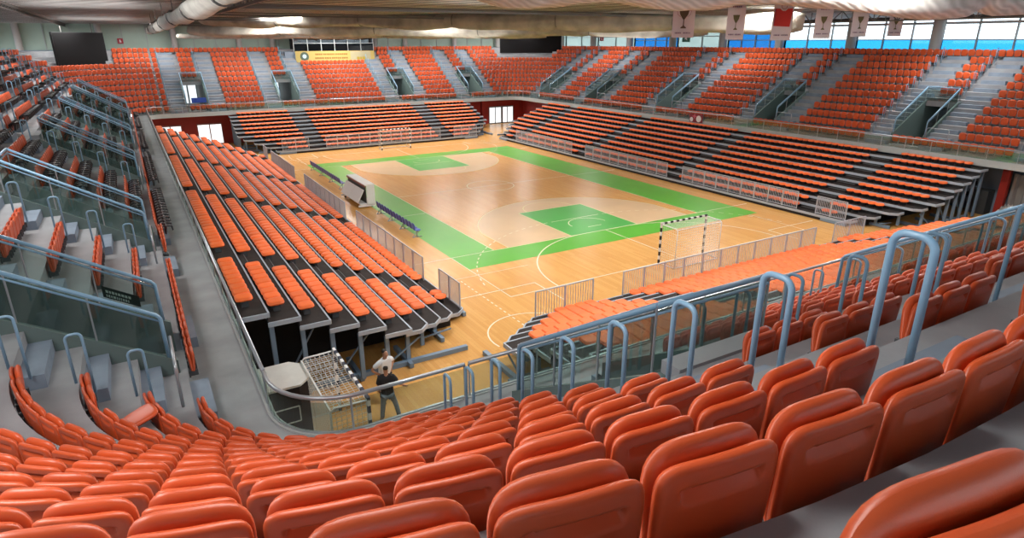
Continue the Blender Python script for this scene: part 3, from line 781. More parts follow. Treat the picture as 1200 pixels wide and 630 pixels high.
bench(-9.9, -3.4, 'row of blue team seats on a grey beam, nearer the camera'); bench(4.6, 13.6, 'farther row of blue team seats beyond the white scorers shelter')
r = thing('scorers_shelter', (-10.35, .25, 0), 0, 'white box-shaped scorers shelter on castors between two blue benches', 'shelter'); H = 1.55
m = MB(); m.box(-.05, .62, -2.0, 2.0, H-.06, H); m.build('roof', WHITE, r)
for sy in (-1, 1):
    m = MB(); y0, y1 = sorted((sy*2.0, sy*1.94)); P = [(.06, .18), (.60, .18), (.60, H-.06), (.06, H-.06)]
    m.add([(x, y0, z) for x, z in P]+[(x, y1, z) for x, z in P], [(0, 1, 2, 3), (7, 6, 5, 4), (0, 4, 5, 1), (1, 5, 6, 2), (2, 6, 7, 3), (3, 7, 4, 0)]); m.build('side_panel', OFFW, r)
    m = MB(); m.box(-.55, .6, y0, y1, .10, .22); m.build('side_skid', WHITE, r)
for y0, y1 in ((-1.93, -.02), (.02, 1.93)):
    m = MB(); m.bar((-.56, (y0+y1)/2, .38), (-.10, (y0+y1)/2, 1.20), y1-y0, .04, up=(1, 0, 0)); m.build('sloping_rear_panel', WHITE, r)
m = MB(); m.box(-.40, .5, -1.9, 1.9, .22, .30); m.build('platform', OFFW, r)
m = MB(); m.box(.0, .04, -1.93, 1.93, .3, 1.46); m.build('inner_lining', DKGREY, r)
m = MB(); m.box(-.06, -.01, -2.0, 2.0, H-.16, H-.05); m.build('red_edge_trim', pm('trim_red', (.35, .12, .10), .5), r)
for x in (-.35, .45):
    for y in (-1.7, 1.7):
        m = MB(); m.tube([(x, y-.03, .07), (x, y+.03, .07)], .07, 12); m.build('castor', BLACK, r)

# ------------------------------------------------------------------ corner under the near rail: covered table, barrier
r = thing('covered_trolley', (-20.6, -25.55, 0), 0, 'trolley with white eight-sided top and black cover beside the stored goal', 'trolley')
m = MB(); pts = [(-.72, -.42), (-.42, -.72), (.42, -.72), (.72, -.42), (.72, .42), (.42, .72), (-.42, .72), (-.72, .42)]
m.add([(x, y, 1.84) for x, y in pts]+[(x, y, 1.9) for x, y in pts], [tuple(range(7, -1, -1)), tuple(range(8, 16))]+[(j, (j+1) % 8, 8+(j+1) % 8, 8+j) for j in range(8)]); m.build('top', pm('top_white', (.74, .73, .70), .45, noise=.05), r)
m = MB(); q = [(x*.93, y*.93) for x, y in pts]; m.add([(x, y, .14) for x, y in q]+[(x, y, 1.84) for x, y in q], [tuple(range(7, -1, -1)), tuple(range(8, 16))]+[(j, (j+1) % 8, 8+(j+1) % 8, 8+j) for j in range(8)]); m.build('body_cover', pm('trolley_cover', (.018, .012, .012), .8), r)
m = MB()
for a, b in (((-.33, .8), (.33, .8)), ((.33, .8), (.33, 1.25)), ((.33, 1.25), (-.33, 1.25)), ((-.33, 1.25), (-.33, .8))): m.bar((a[0], -.68, a[1]), (b[0], -.68, b[1]), .02, .03)
m.build('white_outline', WHITE, r)
for x in (-.45, .45):
    for y in (-.45, .45):
        m = MB(); m.tube([(x-.03, y, .07), (x+.03, y, .07)], .07, 10); m.build('castor', BLACK, r)
r = thing('tube_barrier', (0, 0, 0), 0, 'pale tubular barrier with glazed panel under the curved parapet rail', 'barrier'); RB = pm('pale_green_tube', (.42, .52, .48), .35, .3)
for y in (-29.6, -28.75):
    m = MB(); m.tube([(-21.3, y, 1.05), (-18.9, y, 1.05), (-18.9, y, 0)], .035, 8); m.tube([(-20.2, y, 0), (-20.2, y, 1.05)], .03, 8); m.build('rail_tube', RB, r, True)
    m = MB(); m.box(-21.25, -18.95, y-.006, y+.006, .15, .95); m.build('glass_panel', GLASS, r)

# ------------------------------------------------------------------ people
SKIN = pm('skin', (.42, .22, .14), .55); HAIR = pm('hair_dark', (.02, .014, .01), .7); SHIRTW = pm('white_shirt', (.74, .76, .78), .85, noise=.06, nscale=8)
SHIRTB = pm('black_shirt', (.012, .012, .015), .8); JEANS = pm('grey_blue_jeans', (.15, .19, .24), .85, noise=.15, nscale=10); TROUD = pm('dark_trousers', (.03, .03, .04), .85); SHOE = pm('shoe_black', (.02, .02, .02), .5)
def skin(name, joints, edges, mat, parent, sub=2, root=0):
    names = list(joints); me = bpy.data.meshes.new(name); me.from_pydata([joints[n][0] for n in names], [(names.index(a), names.index(b)) for a, b in edges], [])
    me.materials.append(mat); o = bpy.data.objects.new(name, me); C.objects.link(o); o.parent = parent
    sm_ = o.modifiers.new('Skin', 'SKIN'); sm_.use_smooth_shade = True
    for k, n in enumerate(names):
        rr = joints[n][1]; me.skin_vertices[0].data[k].radius = rr if isinstance(rr, tuple) else (rr, rr)
        me.skin_vertices[0].data[k].use_root = (k == root)
    ss = o.modifiers.new('Sub', 'SUBSURF'); ss.levels = sub; ss.render_levels = sub
    return o
def person(loc, rz, label, pose, shirt, legs):
    r = thing('person', loc, rz, label, 'person')
    J = {'pelvis': ((0, 0, .95), (.155, .11)), 'waist': ((0, .0, 1.08), (.135, .10)), 'chest': ((0, pose.get('lean', 0)*.5, 1.30), (.165, .115)), 'neck0': ((0, pose.get('lean', 0)*.8, 1.47), (.07, .065)), 'neck': ((0, pose.get('lean', 0), 1.53), .055),
         'jaw': ((0, pose.get('lean', 0)+.03, 1.60), (.062, .075)), 'brow': ((0, pose.get('lean', 0)+.02, 1.68), (.078, .092)), 'crown': ((0, pose.get('lean', 0)+.005, 1.755), (.055, .065)), 'nose': ((0, pose.get('lean', 0)+.125, 1.645), .014)}
    E = [('pelvis', 'waist'), ('waist', 'chest'), ('chest', 'neck0'), ('neck0', 'neck'), ('neck', 'jaw'), ('jaw', 'brow'), ('brow', 'crown'), ('jaw', 'nose')]
    for sx, n in ((-1, 'l'), (1, 'r')):
        sh = (sx*.19, pose.get('lean', 0)*.7, 1.42); el, wr = pose['arm_'+n]
        J['sh'+n] = (sh, .062); J['el'+n] = (el, .043); J['wr'+n] = (wr, .031)
        E += [('chest', 'sh'+n), ('sh'+n, 'el'+n), ('el'+n, 'wr'+n)]
        w, e = Vector(wr), Vector(el); d = (w-e).normalized(); side = d.cross(Vector((0, 1, .2))).normalized()
        J['pa'+n] = (tuple(w+d*.07), (.040, .022)); E.append(('wr'+n, 'pa'+n))
        for q, ln in enumerate((.065, .078, .072, .055)):
            b = w+d*.09+side*((q-1.5)*.021); t = b+d*ln*.6+Vector((0, .012, -.01)); u = t+d*ln*.4+Vector((0, .02, -.02))
            J[f'f{q}a'+n] = (tuple(b), .010); J[f'f{q}b'+n] = (tuple(t), .009); J[f'f{q}c'+n] = (tuple(u), .007)
            E += [('pa'+n, f'f{q}a'+n), (f'f{q}a'+n, f'f{q}b'+n), (f'f{q}b'+n, f'f{q}c'+n)]
        b = w+d*.03+side*(-.05); J['th'+n] = (tuple(b), .011); J['ti'+n] = (tuple(b+d*.05-side*.01), .009); E += [('wr'+n, 'th'+n), ('th'+n, 'ti'+n)]
        kn, an = pose['leg_'+n]
        J['hi'+n] = ((sx*.10, 0, .90), .09); J['kn'+n] = (kn, .058); J['an'+n] = (an, .042); J['to'+n] = ((an[0]+sx*.02, an[1]+.17, .035), (.042, .03))
        E += [('pelvis', 'hi'+n), ('hi'+n, 'kn'+n), ('kn'+n, 'an'+n), ('an'+n, 'to'+n)]
    skin('body', J, E, SKIN, r)
    S = {'hem': ((0, 0, .90), (.20, .155)), 'waist': ((0, 0, 1.06), (.19, .15)), 'chest': ((0, pose.get('lean', 0)*.5, 1.30), (.225, .165)), 'neck': ((0, pose.get('lean', 0)*.8, 1.47), (.11, .10))}
    SE = [('hem', 'waist'), ('waist', 'chest'), ('chest', 'neck')]
    for sx, n in ((-1, 'l'), (1, 'r')):
        el = Vector(pose['arm_'+n][0]); sh = Vector((sx*.19, pose.get('lean', 0)*.7, 1.42)); S['sh'+n] = (tuple(sh), .10); S['sl'+n] = (tuple(sh.lerp(el, .75)), .078); SE += [('chest', 'sh'+n), ('sh'+n, 'sl'+n)]
    skin('shirt', S, SE, shirt, r, root=1)
    T = {'pelvis': ((0, 0, .97), (.165, .12))}; TE = []
    for sx, n in ((-1, 'l'), (1, 'r')):
        kn, an = pose['leg_'+n]; T['hi'+n] = ((sx*.10, 0, .88), .105); T['kn'+n] = (kn, .078); T['an'+n] = ((an[0], an[1], .10), .068); TE += [('pelvis', 'hi'+n), ('hi'+n, 'kn'+n), ('kn'+n, 'an'+n)]
        skin('shoe', {'h': ((an[0], an[1]-.05, .045), (.05, .045)), 'm': ((an[0]+sx*.01, an[1]+.08, .045), (.05, .045)), 't': ((an[0]+sx*.02, an[1]+.19, .035), (.045, .03))}, [('h', 'm'), ('m', 't')], SHOE, r, 1)
    skin('trousers', T, TE, legs, r)
    y = pose.get('lean', 0); skin('hair', {'a': ((0, y-.035, 1.66), (.082, .075)), 'b': ((0, y-.02, 1.74), (.082, .088)), 'c': ((0, y+.01, 1.785), (.06, .07))}, [('a', 'b'), ('b', 'c')], HAIR, r, 2)
person((-17.55, -25.2, 0), math.radians(200), 'person in a white T-shirt with hands on hips, facing the camera', {'lean': .10, 'arm_l': ((-.42, -.06, 1.20), (-.22, .06, 1.02)), 'arm_r': ((.42, -.06, 1.20), (.22, .06, 1.02)), 'leg_l': ((-.12, .03, .50), (-.13, 0, .08)), 'leg_r': ((.13, .02, .50), (.15, 0, .08))}, SHIRTW, TROUD)
person((-17.85, -26.3, 0), math.radians(-15), 'person in black shirt and grey-blue jeans seen from behind, legs apart', {'lean': .04, 'arm_l': ((-.25, -.04, 1.16), (-.22, .10, .98)), 'arm_r': ((.33, .02, 1.18), (.50, .16, 1.02)), 'leg_l': ((-.15, .05, .50), (-.20, .0, .08)), 'leg_r': ((.22, .08, .50), (.30, -.02, .08))}, SHIRTB, JEANS)
# ------------------------------------------------------------------ lower walls, doors
m = MB(); m.box(-36, 36, 33.6, 33.9, 0, 3.2); struct('wall_lower_far', m, RED)
m = MB(); m.box(-23.6, -23.3, -34, 34, 0, 3.2); struct('wall_lower_left', m, GREYW)
m = MB(); m.box(23.6, 23.9, -34, -12, 0, 3.2); struct('wall_lower_right', m, GREYW)
m = MB(); m.box(23.6, 23.9, -12, 34, 0, 3.2); struct('wall_lower_right_rear', m, RED)
m = MB(); m.box(-36, 36, -33.9, -33.6, 0, 3.2); struct('wall_lower_near', m, GREYW)
dn = 0
for x0, x1 in ((-20.6, -18.5), (-17.0, -14.6), (18.3, 22.0)):
    dn += 1; f = MB(); g = MB(); y = 33.58; n = 2 if x1-x0 < 3 else 4; w = (x1-x0)/n
    for k in range(n+1): f.box(x0+k*w-.05, x0+k*w+.05, y-.06, y, 0, 2.2)
    f.box(x0, x1, y-.06, y, 2.1, 2.25); f.box(x0, x1, y-.05, y, 0, .12)
    for k in range(n):
        if n == 4 and k == 2: f.box(x0+k*w, x0+k*w+.25, y-.05, y, 0, 2.1)
        g.box(x0+k*w+.05, x0+(k+1)*w-.05, y-.03, y-.01, .12, 2.1)
    o = struct(f'door_{dn}', f, pm(f'door_frame_{dn}', (.30, .10, .09) if dn < 3 else (.20, .22, .24), .5)); h = g.build('door_glass', DOORLIT, o); h['kind'] = 'structure'
for x in (-12.6, 17.2):
    m = MB(); m.box(x-.16, x+.16, 33.2, 33.55, 0, 3.2); struct('column_red', m, RED)
m = MB(); m.box(22.6, 22.95, -24.6, -24.2, 0, 3.2); struct('column_red', m, pm('red_column', (.42, .03, .02), .5))
# doors at the end of the far stairwells
for k, c in enumerate(VOMS['F']):
    m = MB(); y = RY+11.95
    for a, b in ((c-.9, c-.08), (c+.08, c+.9)): m.box(a, b, y-.03, y, 3.62, 5.75)
    o = struct(f'door_{4+k}', m, DOORLIT); f = MB(); f.box(c-1, c+1, y-.05, y+.02, 5.75, 6.05); f.box(c-.08, c+.08, y-.05, y+.02, 3.6, 5.75); h = f.build('door_frame', MULL, o); h['kind'] = 'structure'
# wall-mounted switch boxes and roller curtain at the window-side stand end
for k, (y, z) in enumerate(((-21.6, 2.35), (-22.4, 1.75), (-21.2, 1.75), (-22.2, 1.0))):
    m = MB(); m.box(23.42, 23.6, y-.18, y+.18, z-.12, z+.12); o = m.build('switch_box', BLACK); tag(o, f'black switch box on the grey wall past the window-side stand, {["topmost", "middle near", "middle far", "lowest"][k]}', 'box', 'switch boxes')
m = MB(); m.box(22.7, 23.55, -23.7, -22.6, 0, 1.5); o = m.build('equipment_cabinet', DKGREY); tag(o, 'dark grey cabinet against the grey wall past the window-side stand', 'cabinet')
m = MB(); n = 60
for k in range(n):
    f = lambda q: (23.0+.10*math.sin(q*1.7)+.04*math.sin(q*4.1), -24.7-7.5*q/n)
    (xa, ya), (xb, yb) = f(k), f(k+1)
    m.quad((xa, ya, .1), (xb, yb, .1), (xb, yb, 2.75), (xa, ya, 2.75)); m.quad((xa+.03, ya, .1), (xa+.03, ya, 2.75), (xb+.03, yb, 2.75), (xb+.03, yb, .1))
o = m.build('hanging_curtain', pm('curtain_grey', (.30, .28, .27), .9), None, True); tag(o, 'grey hanging curtain beside the red column past the window-side stand', 'curtain')
m = MB(); rs = np.random.RandomState(3); nx, ny = 22, 14
def hz(i, j):
    a, b = (i/(nx-1)*2-1), (j/(ny-1)*2-1); e = max(0, 1-a**4)*max(0, 1-b**4); return .05+e*(.85+.18*math.sin(i*1.3+j)*math.cos(j*1.9)+.1*rs.rand())
vs = [(20.9+1.9*i/(nx-1), -25.9+1.2*j/(ny-1), hz(i, j)) for j in range(ny) for i in range(nx)]
m.add(vs, [(j*nx+i, j*nx+i+1, (j+1)*nx+i+1, (j+1)*nx+i) for j in range(ny-1) for i in range(nx-1)])
rim = [(i, 0) for i in range(nx)]+[(nx-1, j) for j in range(1, ny)]+[(i, ny-1) for i in range(nx-2, -1, -1)]+[(0, j) for j in range(ny-2, 0, -1)]
ring = [vs[j*nx+i] for i, j in rim]; m.add(ring+[(x, y, 0) for x, y, _ in ring], [(k, (k+1) % len(ring), len(ring)+(k+1) % len(ring), len(ring)+k) for k in range(len(ring))])
o = m.build('wrapped_equipment', pm('silver_wrap', (.55, .53, .52), .35, .4, noise=.3, nscale=4), None, False); tag(o, 'heap of equipment under crumpled silvery wrap by the red column', 'equipment')

# ------------------------------------------------------------------ upper walls, windows, columns
m = MB(); m.box(34.0, 34.3, -46, 46, 3, 9.7); struct('wall_right', m, FASCIA)
m = MB(); m.box(34.0, 34.3, -46, 46, 12.05, 12.6); struct('wall_right_lintel', m, DKGREY)
cols = [-43.5, -36, -28.5, -20.9, -13.3, -6.2, 1.2, 8.3, 15.8, 23.4, 30.9, 38.5, 45.5]
kinds = ['c', 'c', 'c', 'c', 'c', 'c', 'b', 'f', 'b', 'f', 'f', 'f']
for k, (a, b) in enumerate(zip(cols, cols[1:])):
    f = MB(); n = 3 if kinds[k] == 'c' else 2
    if kinds[k] == 'b': n = 4
    w = (b-a)/n
    for q in range(n+1): f.box(33.98, 34.14, a+q*w-.055, a+q*w+.055, 9.7, 12.05)
    for z in (9.7, 10.48, 11.66, 12.0) if kinds[k] != 'f' else (9.7, 10.9, 12.0): f.box(33.99, 34.12, a, b, z-.04, z+.04)
    o = struct(f'window_{k+1}', f, MULL)
    if kinds[k] == 'c':
        p = MB(); p.box(34.04, 34.06, a, b, 10.48, 12.05); h = p.build('window_pane', PANE, o); h['kind'] = 'structure'
        p = MB(); p.box(34.04, 34.06, a, b, 9.7, 10.48); h = p.build('window_pane_tinted', PANEB, o); h['kind'] = 'structure'
    else:
        p = MB(); p.box(34.04, 34.06, a, b, 9.7, 12.05); h = p.build('window_pane', FROST if kinds[k] == 'f' else PANEB2, o); h['kind'] = 'structure'
    if kinds[k] == 'f':
        m = MB(); m.box(34.1, 34.12, a, b, 9.7, 12.05)
for y in cols:
    m = MB(); m.cyl(33.2, y, 9.6, 12.3, .42, 20); struct('column_round', m, COLM, False)
m = MB(); m.tube([(33.5, -44, 11.72), (33.5, 5, 11.72)], .07, 8); struct('beam_service_pipe', m, COLM)
def green_wall(name, x0, x1, y0, y1, ax):
    m = MB()
    if ax == 'x': m.box(x0, x1, y0, y0+.2, 9.5, 12.4); return struct(name, m, GREENW)
    m.box(x0, x0+.2, y0, y1, 9.5, 12.4); return struct(name, m, GREENW)
green_wall('wall_far', -36, 36, 44.0, 0, 'x'); green_wall('wall_left', -34.2, 0, 26, 46, 'y'); m = MB(); m.box(-34.2, -34.0, -46, 26, 9.5, 9.9); m.box(-34.2, -34.0, -46, 26, 12.1, 12.4); struct('wall_left_band', m, FASCIA)
m = MB(); m.box(-36, 36, -44.4, -44.2, 0, 9.9); m.box(-36, 36, -44.4, -44.2, 12.1, 12.4); struct('wall_near', m, GREYW)
wk = 14  # left and near windows are added out of view to bring daylight onto the foreground
for ax, a, b in [('y', -44.2+7.02*k, -44.2+7.02*(k+1)) for k in range(10)]+[('x', -34+6.8*k, -34+6.8*(k+1)) for k in range(10)]:
    f, p = MB(), MB()
    for q in range(4):
        t = a+(b-a)*q/3
        if ax == 'y': f.box(-34.15, -34.0, t-.05, t+.05, 9.9, 12.1)
        else: f.box(t-.05, t+.05, -44.35, -44.2, 9.9, 12.1)
    for z in (9.9, 10.5, 12.05):
        if ax == 'y': f.box(-34.14, -34.02, a, b, z-.04, z+.04)
        else: f.box(a, b, -44.34, -44.22, z-.04, z+.04)
    if ax == 'y': p.box(-34.09, -34.07, a, b, 9.9, 12.1)
    else: p.box(a, b, -44.29, -44.27, 9.9, 12.1)
    o = struct(f'window_{wk}', f, MULL); h = p.build('window_pane', PANE, o); h['kind'] = 'structure'; wk += 1
m = MB(); m.box(-36, 36, 43.9, 44.0, 3, 9.6); struct('wall_far_back', m, GREYW)
m = MB(); x = -34.0
while x < 34: m.box(x-.04, x+.04, 43.9, 44.0, 9.6, 12.3); x += 2.37
struct('trim_far_mullions', m, MULL)
m = MB(); y = -44.0
y = 26.0
while y < 44: m.box(-34.0, -33.9, y-.04, y+.04, 9.6, 12.3); y += 2.4
struct('trim_left_mullions', m, MULL)
for x in (-31.5, -24.3, -17.1, -10.2, -6.4, 6.6, 10.9, 18.3, 25.3, 32):
    m = MB(); m.cyl(x, 43.5, 9.6, 12.3, .32, 16); struct('column_round', m, COLM)
m = MB(); m.box(-34.0, -33.9, 31, 43.0, 9.7, 12.2); struct('wall_left_dark', m, DKGREY)
# commentary box behind the yellow banner
m = MB(); m.box(-5.7, 5.0, 40.35, 43.9, 7.6, 9.25); struct('wall_box_front', m, GREYW)
f = MB()
for k in range(7): f.box(-4.6+k*1.65-.04, -4.6+k*1.65+.04, 40.30, 40.40, 9.25, 11.4)
f.box(-4.6, 5.3, 40.30, 40.40, 11.3, 11.45); f.box(-4.6, 5.3, 40.30, 40.40, 10.2, 10.26)
o = struct('window_13', f, MULL); p = MB(); p.box(-4.6, 5.3, 40.34, 40.36, 9.25, 11.35); h = p.build('window_pane', glass('box_glass', (.16, .17, .18), .12), o); h['kind'] = 'structure'
m = MB(); m.box(-4.7, 5.4, 41.8, 41.9, 9.25, 11.4); struct('wall_box_rear', m, BLACK)

# ------------------------------------------------------------------ roof
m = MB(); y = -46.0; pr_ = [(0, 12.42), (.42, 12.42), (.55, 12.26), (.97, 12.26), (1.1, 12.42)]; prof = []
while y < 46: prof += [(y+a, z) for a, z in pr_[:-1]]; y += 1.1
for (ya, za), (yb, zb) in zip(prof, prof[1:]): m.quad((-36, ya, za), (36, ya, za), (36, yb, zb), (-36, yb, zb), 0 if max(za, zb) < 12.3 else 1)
struct('ceiling', m, [DECKM, pm('roof_flute_shade', (.10, .095, .09), .6)])  # shadow inside the flutes is painted as a dark second colour
m = MB(); m.quad((-37, -47, 12.65), (37, -47, 12.65), (37, 47, 12.65), (-37, 47, 12.65)); struct('roof_top', m, DKGREY)
def truss(name, a, b, h=.7, step=.75):
    a, b = Vector(a), Vector(b); n = int((b-a).length/step); m = MB(); up = Vector((0, 0, h))
    m.bar(a, b, .09, .09); m.bar(a+up, b+up, .09, .09)
    for k in range(n):
        p, q = a.lerp(b, k/n), a.lerp(b, (k+1)/n); m.bar(p, q+up, .05, .05) if k % 2 else m.bar(p+up, q, .05, .05); m.bar(p, p+up, .035, .035)
    return struct(name, m, STEELD)
truss('beam_lattice_left', (-19.4, -44, 11.6), (-19.4, 44, 11.6)); truss('beam_lattice_edge', (-18.8, -44, 11.6), (-18.8, 44, 11.6))
truss('beam_lattice_right', (19.5, -44, 11.6), (19.5, 44, 11.6))
m = MB(); y = -44.0
while y < 44: m.bar((-27.2, y, 12.15), (-27.2, y+.5, 12.0), .05, .05); m.bar((-27.2, y+.5, 12.0), (-27.2, y+1, 12.15), .05, .05); y += 1
m.bar((-27.2, -44, 12.2), (-27.2, 44, 12.2), .18, .14); m.bar((-27.2, -44, 11.98), (-27.2, 44, 11.98), .12, .06); struct('beam_joist_left', m, STEELD)
for y in (-8, 2, 12, 22, 32):
    m = MB(); m.bar((-18.8, y, 11.95), (19.5, y, 11.95), .10, .12); m.bar((-18.8, y+.6, 12.1), (19.5, y+.6, 12.1), .08, .08); struct('beam_cross', m, STEELD)

def ray(u, v, D): return CP+D*(AF+(u-600)/FPX*AR-(v-315)/FPX*AU)
def roll(name, a, b, r, mat, label, seed, sag=.12, straps=5, group='rolled divider curtains under the roof', flare=0):
    a, b = Vector(a), Vector(b); rs = np.random.RandomState(seed); n = 90; N = 22; path = []; R = []
    ph = rs.rand(6)*6
    for k in range(n+1):
        t = k/n; p = a.lerp(b, t); p.z += -sag*r*(1-abs(math.sin(t*PI*straps)))*.0 - .18*r*abs(math.sin(t*PI*straps))+.06*math.sin(t*17+ph[0])*r
        path.append(p); R.append(r*(1+.10*math.sin(t*23+ph[1])+.07*math.sin(t*61+ph[2])-(.16 if abs((t*straps) % 1-.0) < .02 else 0)))
    t_ = thing('rolled_curtain', (0, 0, 0), 0, label, 'curtain', group)
    m = MB(); d = (b-a).normalized(); sd = d.cross(Vector((0, 0, 1))).normalized(); up = sd.cross(d)
    vs = []
    for k, p in enumerate(path):
        for j in range(N):
            an = 2*PI*j/N; rr = R[k]*(1+.08*math.sin(3*an+ph[3]+k*.05)+.06*math.sin(5*an+k*.13+ph[4])+.03*math.sin(9*an-k*.2)); vs.append(p+sd*rr*math.cos(an)+up*rr*math.sin(an))
    fs = [(k*N+j, k*N+(j+1) % N, (k+1)*N+(j+1) % N, (k+1)*N+j) for k in range(n) for j in range(N)]+[tuple(range(N-1, -1, -1)), tuple(n*N+j for j in range(N))]
    m.add(vs, fs); m.build('fabric_roll', mat, t_, True)
    for s in range(1, straps):
        k = int(n*s/straps); p = path[k]; q = MB(); q.tube([p+sd*R[k]*1.03*math.cos(2*PI*j/16)+up*R[k]*1.03*math.sin(2*PI*j/16) for j in range(17)], .035, 6); q.tube([p+up*R[k], Vector((p.x, p.y, 12.3))], .02, 5); q.build('strap', STEELD, t_)
roll('r', ray(236, 22, 52), ray(942, 26, 37.5), .545, ROLLM, 'thickest beige rolled curtain spanning under the roof behind the cup banners', 1, straps=6)
roll('r', ray(222, 36, 62), ray(830, 35, 52), .46, ROLLM, 'beige rolled curtain just below the thickest one', 2, straps=5)
roll('r', ray(208, 42.5, 67), ray(640, 41, 57), .24, ROLLM, 'thin lowest beige rolled curtain below the other rolls', 3, straps=5)
roll('r', (-20.4, 19, 11.25), (-20.75, -34, 11.42), .27, TUBEM, 'pale rolled curtain tube running towards the camera along the side tier', 4, straps=7)
def net_bundle():
    edge = [(540, -6), (560, 1), (590, 9), (620, 11), (650, 8), (680, 4), (720, 3), (760, 9), (795, 13), (830, 12), (870, 5), (900, 5), (950, 8), (1000, 13), (1040, 19), (1090, 23), (1130, 20), (1145, 12), (1160, 18), (1200, 18), (1260, 18), (1330, 16)]
    t_ = thing('ceiling_net', (0, 0, 0), 0, 'whitish gathered lace net swagged under the roof above the cup banners', 'net')
    m = MB(); N = 22; P = []
    for k in range(len(edge)-1):
        for q in range(4):
            t = q/4; P.append((edge[k][0]*(1-t)+edge[k+1][0]*t, edge[k][1]*(1-t)+edge[k+1][1]*t))
    vs = []
    sd = Vector((AF[0], AF[1], 0)).normalized()
    for k, (u, v) in enumerate(P):
        b = Vector(ray(u, v, 22.5)); h = .55+.05*math.sin(k*.9); w = .6+.08*math.sin(k*.55)
        for j in range(N):
            an = 2*PI*j/N; rr = 1+.05*math.sin(6*an+k*.6); vs.append(b+sd*(w*math.cos(an)*rr)+Vector((0, 0, h+h*math.sin(an)*rr)))
    n = len(P)-1
    m.add(vs, [(k*N+j, k*N+(j+1) % N, (k+1)*N+(j+1) % N, (k+1)*N+j) for k in range(n) for j in range(N)]+[tuple(range(N-1, -1, -1)), tuple(n*N+j for j in range(N))]); m.build('gathered_net', LACE, t_, True)
net_bundle()

# ------------------------------------------------------------------ hanging banners
BANW = pm('banner_cloth', (.66, .60, .65), .85); CUP = pm('cup_bronze', (.10, .06, .035), .6); CUPG = pm('cup_olive', (.12, .11, .045), .6); SHIRT = pm('banner_red', (.50, .025, .022), .7); TXT = pm('banner_text', (.20, .13, .22), .8); DRED = pm('banner_darkred', (.30, .03, .06), .7)
BX = [(799.5, 44, 37, 25, 'k'), (860, 46.5, 43, 20, 'c'), (914, 47, 41, 22, 's'), (962, 45, 38, 18.5, 'c'), (1005, 43, 35, 17, 'c'), (1047, 42.5, 30, 15, 'c')]
desc = ['widest white cup banner, first from the big black screen', 'second white cup banner with small dark cup', 'white banner bearing a red shirt among the cup banners', 'white cup banner right after the red shirt banner', 'white cup banner hanging in front of a grey round column', 'smallest white cup banner, last of the row']
for (u, vb, hp_, wp, kd), ds in zip(BX, desc):
    # plane through the row of hooks
    y_line = lambda x: -18.06+(x-.63)*(1.45/20.4)
    D = 30.0
    for _ in range(30):
        p = ray(u, vb, D); D += (y_line(p[0])-p[1])*.8
    p = ray(u, vb, D); h = hp_*D/FPX/.96; w = wp*D/FPX
    r = thing('hanging_banner', tuple(p), math.radians(-40), ds, 'banner', 'white cup banners')
    m = MB(); n = 10; vs = []
    for j in range(n+1):
        for i in range(7):
            x = -w/2+w*i/6; z = h*j/n; vs.append((x, .02*math.sin(x*5+z*3), z))
    k = len(vs); vs += [(x, y+.006, z) for x, y, z in vs]
    fs = [(j*7+i, j*7+i+1, (j+1)*7+i+1, (j+1)*7+i) for j in range(n) for i in range(6)]; m.add(vs, fs+[tuple(k+q for q in f[::-1]) for f in fs]); m.build('cloth', BANW, r, True)
    m = MB(); m.tube([(-w/2-.05, .003, h), (w/2+.05, .003, h)], .02, 6); m.tube([(0, 0, h), (0, 0, max(h+.05, 12.25-p[2]))], .01, 4); m.build('hanging_rod', STEELD, r)
    y = -.034
    def poly(nm, pts, mat):
        q = MB(); q.add([(a, y, b) for a, b in pts]+[(a, y+.004, b) for a, b in pts], [tuple(range(len(pts)))]+[(i, (i+1) % len(pts), len(pts)+(i+1) % len(pts), len(pts)+i) for i in range(len(pts))]); q.build(nm, mat, r)
    if kd in 'kc':
        cw, top, bt = (.30*w, .80*h, .26*h) if kd == 'k' else (.24*w, .60*h, .24*h)
        hh = top-bt; half_ = [(.0, .0), (.55, .0), (.5, .06), (.18, .12), (.10, .18), (.09, .45), (.35, .55), (.75, .72), (.95, .95), (1.0, 1.0)]
        pts = [(cw*.8*a, bt+hh*b) for a, b in half_[1:]]+[(-cw*.8*a, bt+hh*b) for a, b in half_[:0:-1]]
        poly('cup_emblem', pts, CUP if kd == 'k' else CUPG)
        if kd == 'k':
            for sx in (-1, 1): q = MB(); q.tube([(sx*cw*.78, y, top-.03), (sx*cw*1.05, y, top-.10), (sx*cw*.95, y, top-.24), (sx*cw*.5, y, top-.34)], .008, 5); q.build('cup_handle', DRED, r)
    else:
        poly('red_shirt', [(-.40*w, .36*h), (.38*w, .34*h), (.44*w, .80*h), (.20*w, .80*h), (.08*w, .74*h), (-.06*w, .74*h), (-.20*w, .80*h), (-.44*w, .80*h)], SHIRT)
        poly('shirt_dark_stripe', [(-.44*w, .36*h), (-.36*w, .36*h), (-.36*w, .80*h), (-.44*w, .80*h)], DRED)  # darker red strip down one side of the shirt
        q = MB(); q.tube([(.14*w*math.cos(a*PI/8), y, .86*h+.07*h*math.sin(a*PI/8)) for a in range(17)], .012, 5); q.build('round_crest', DRED, r)
    random.seed(int(u))
    def letters(z, hh, x0, x1):
        x = x0; q = MB()
        while x < x1-.02:
            ww = random.choice((.03, .045, .055)); q.box(x, min(x1, x+ww), y, y+.004, z, z+hh); x += ww+.02
        q.build('lettering', TXT, r)
    letters(.11*h, .07, -.36*w, -.06*w); letters(.11*h, .07, .02*w, .36*w)
    if kd != 's': letters(.78*h if kd == 'c' else .90*h, .075, -.26*w, .26*w)
    if kd == 'c':
        q = MB(); q.tube([(.10*w*math.cos(PI+a*PI/6), y, .95*h+.10*w*math.sin(PI+a*PI/6)) for a in range(7)], .015, 5); q.build('crest_mark', DRED, r)

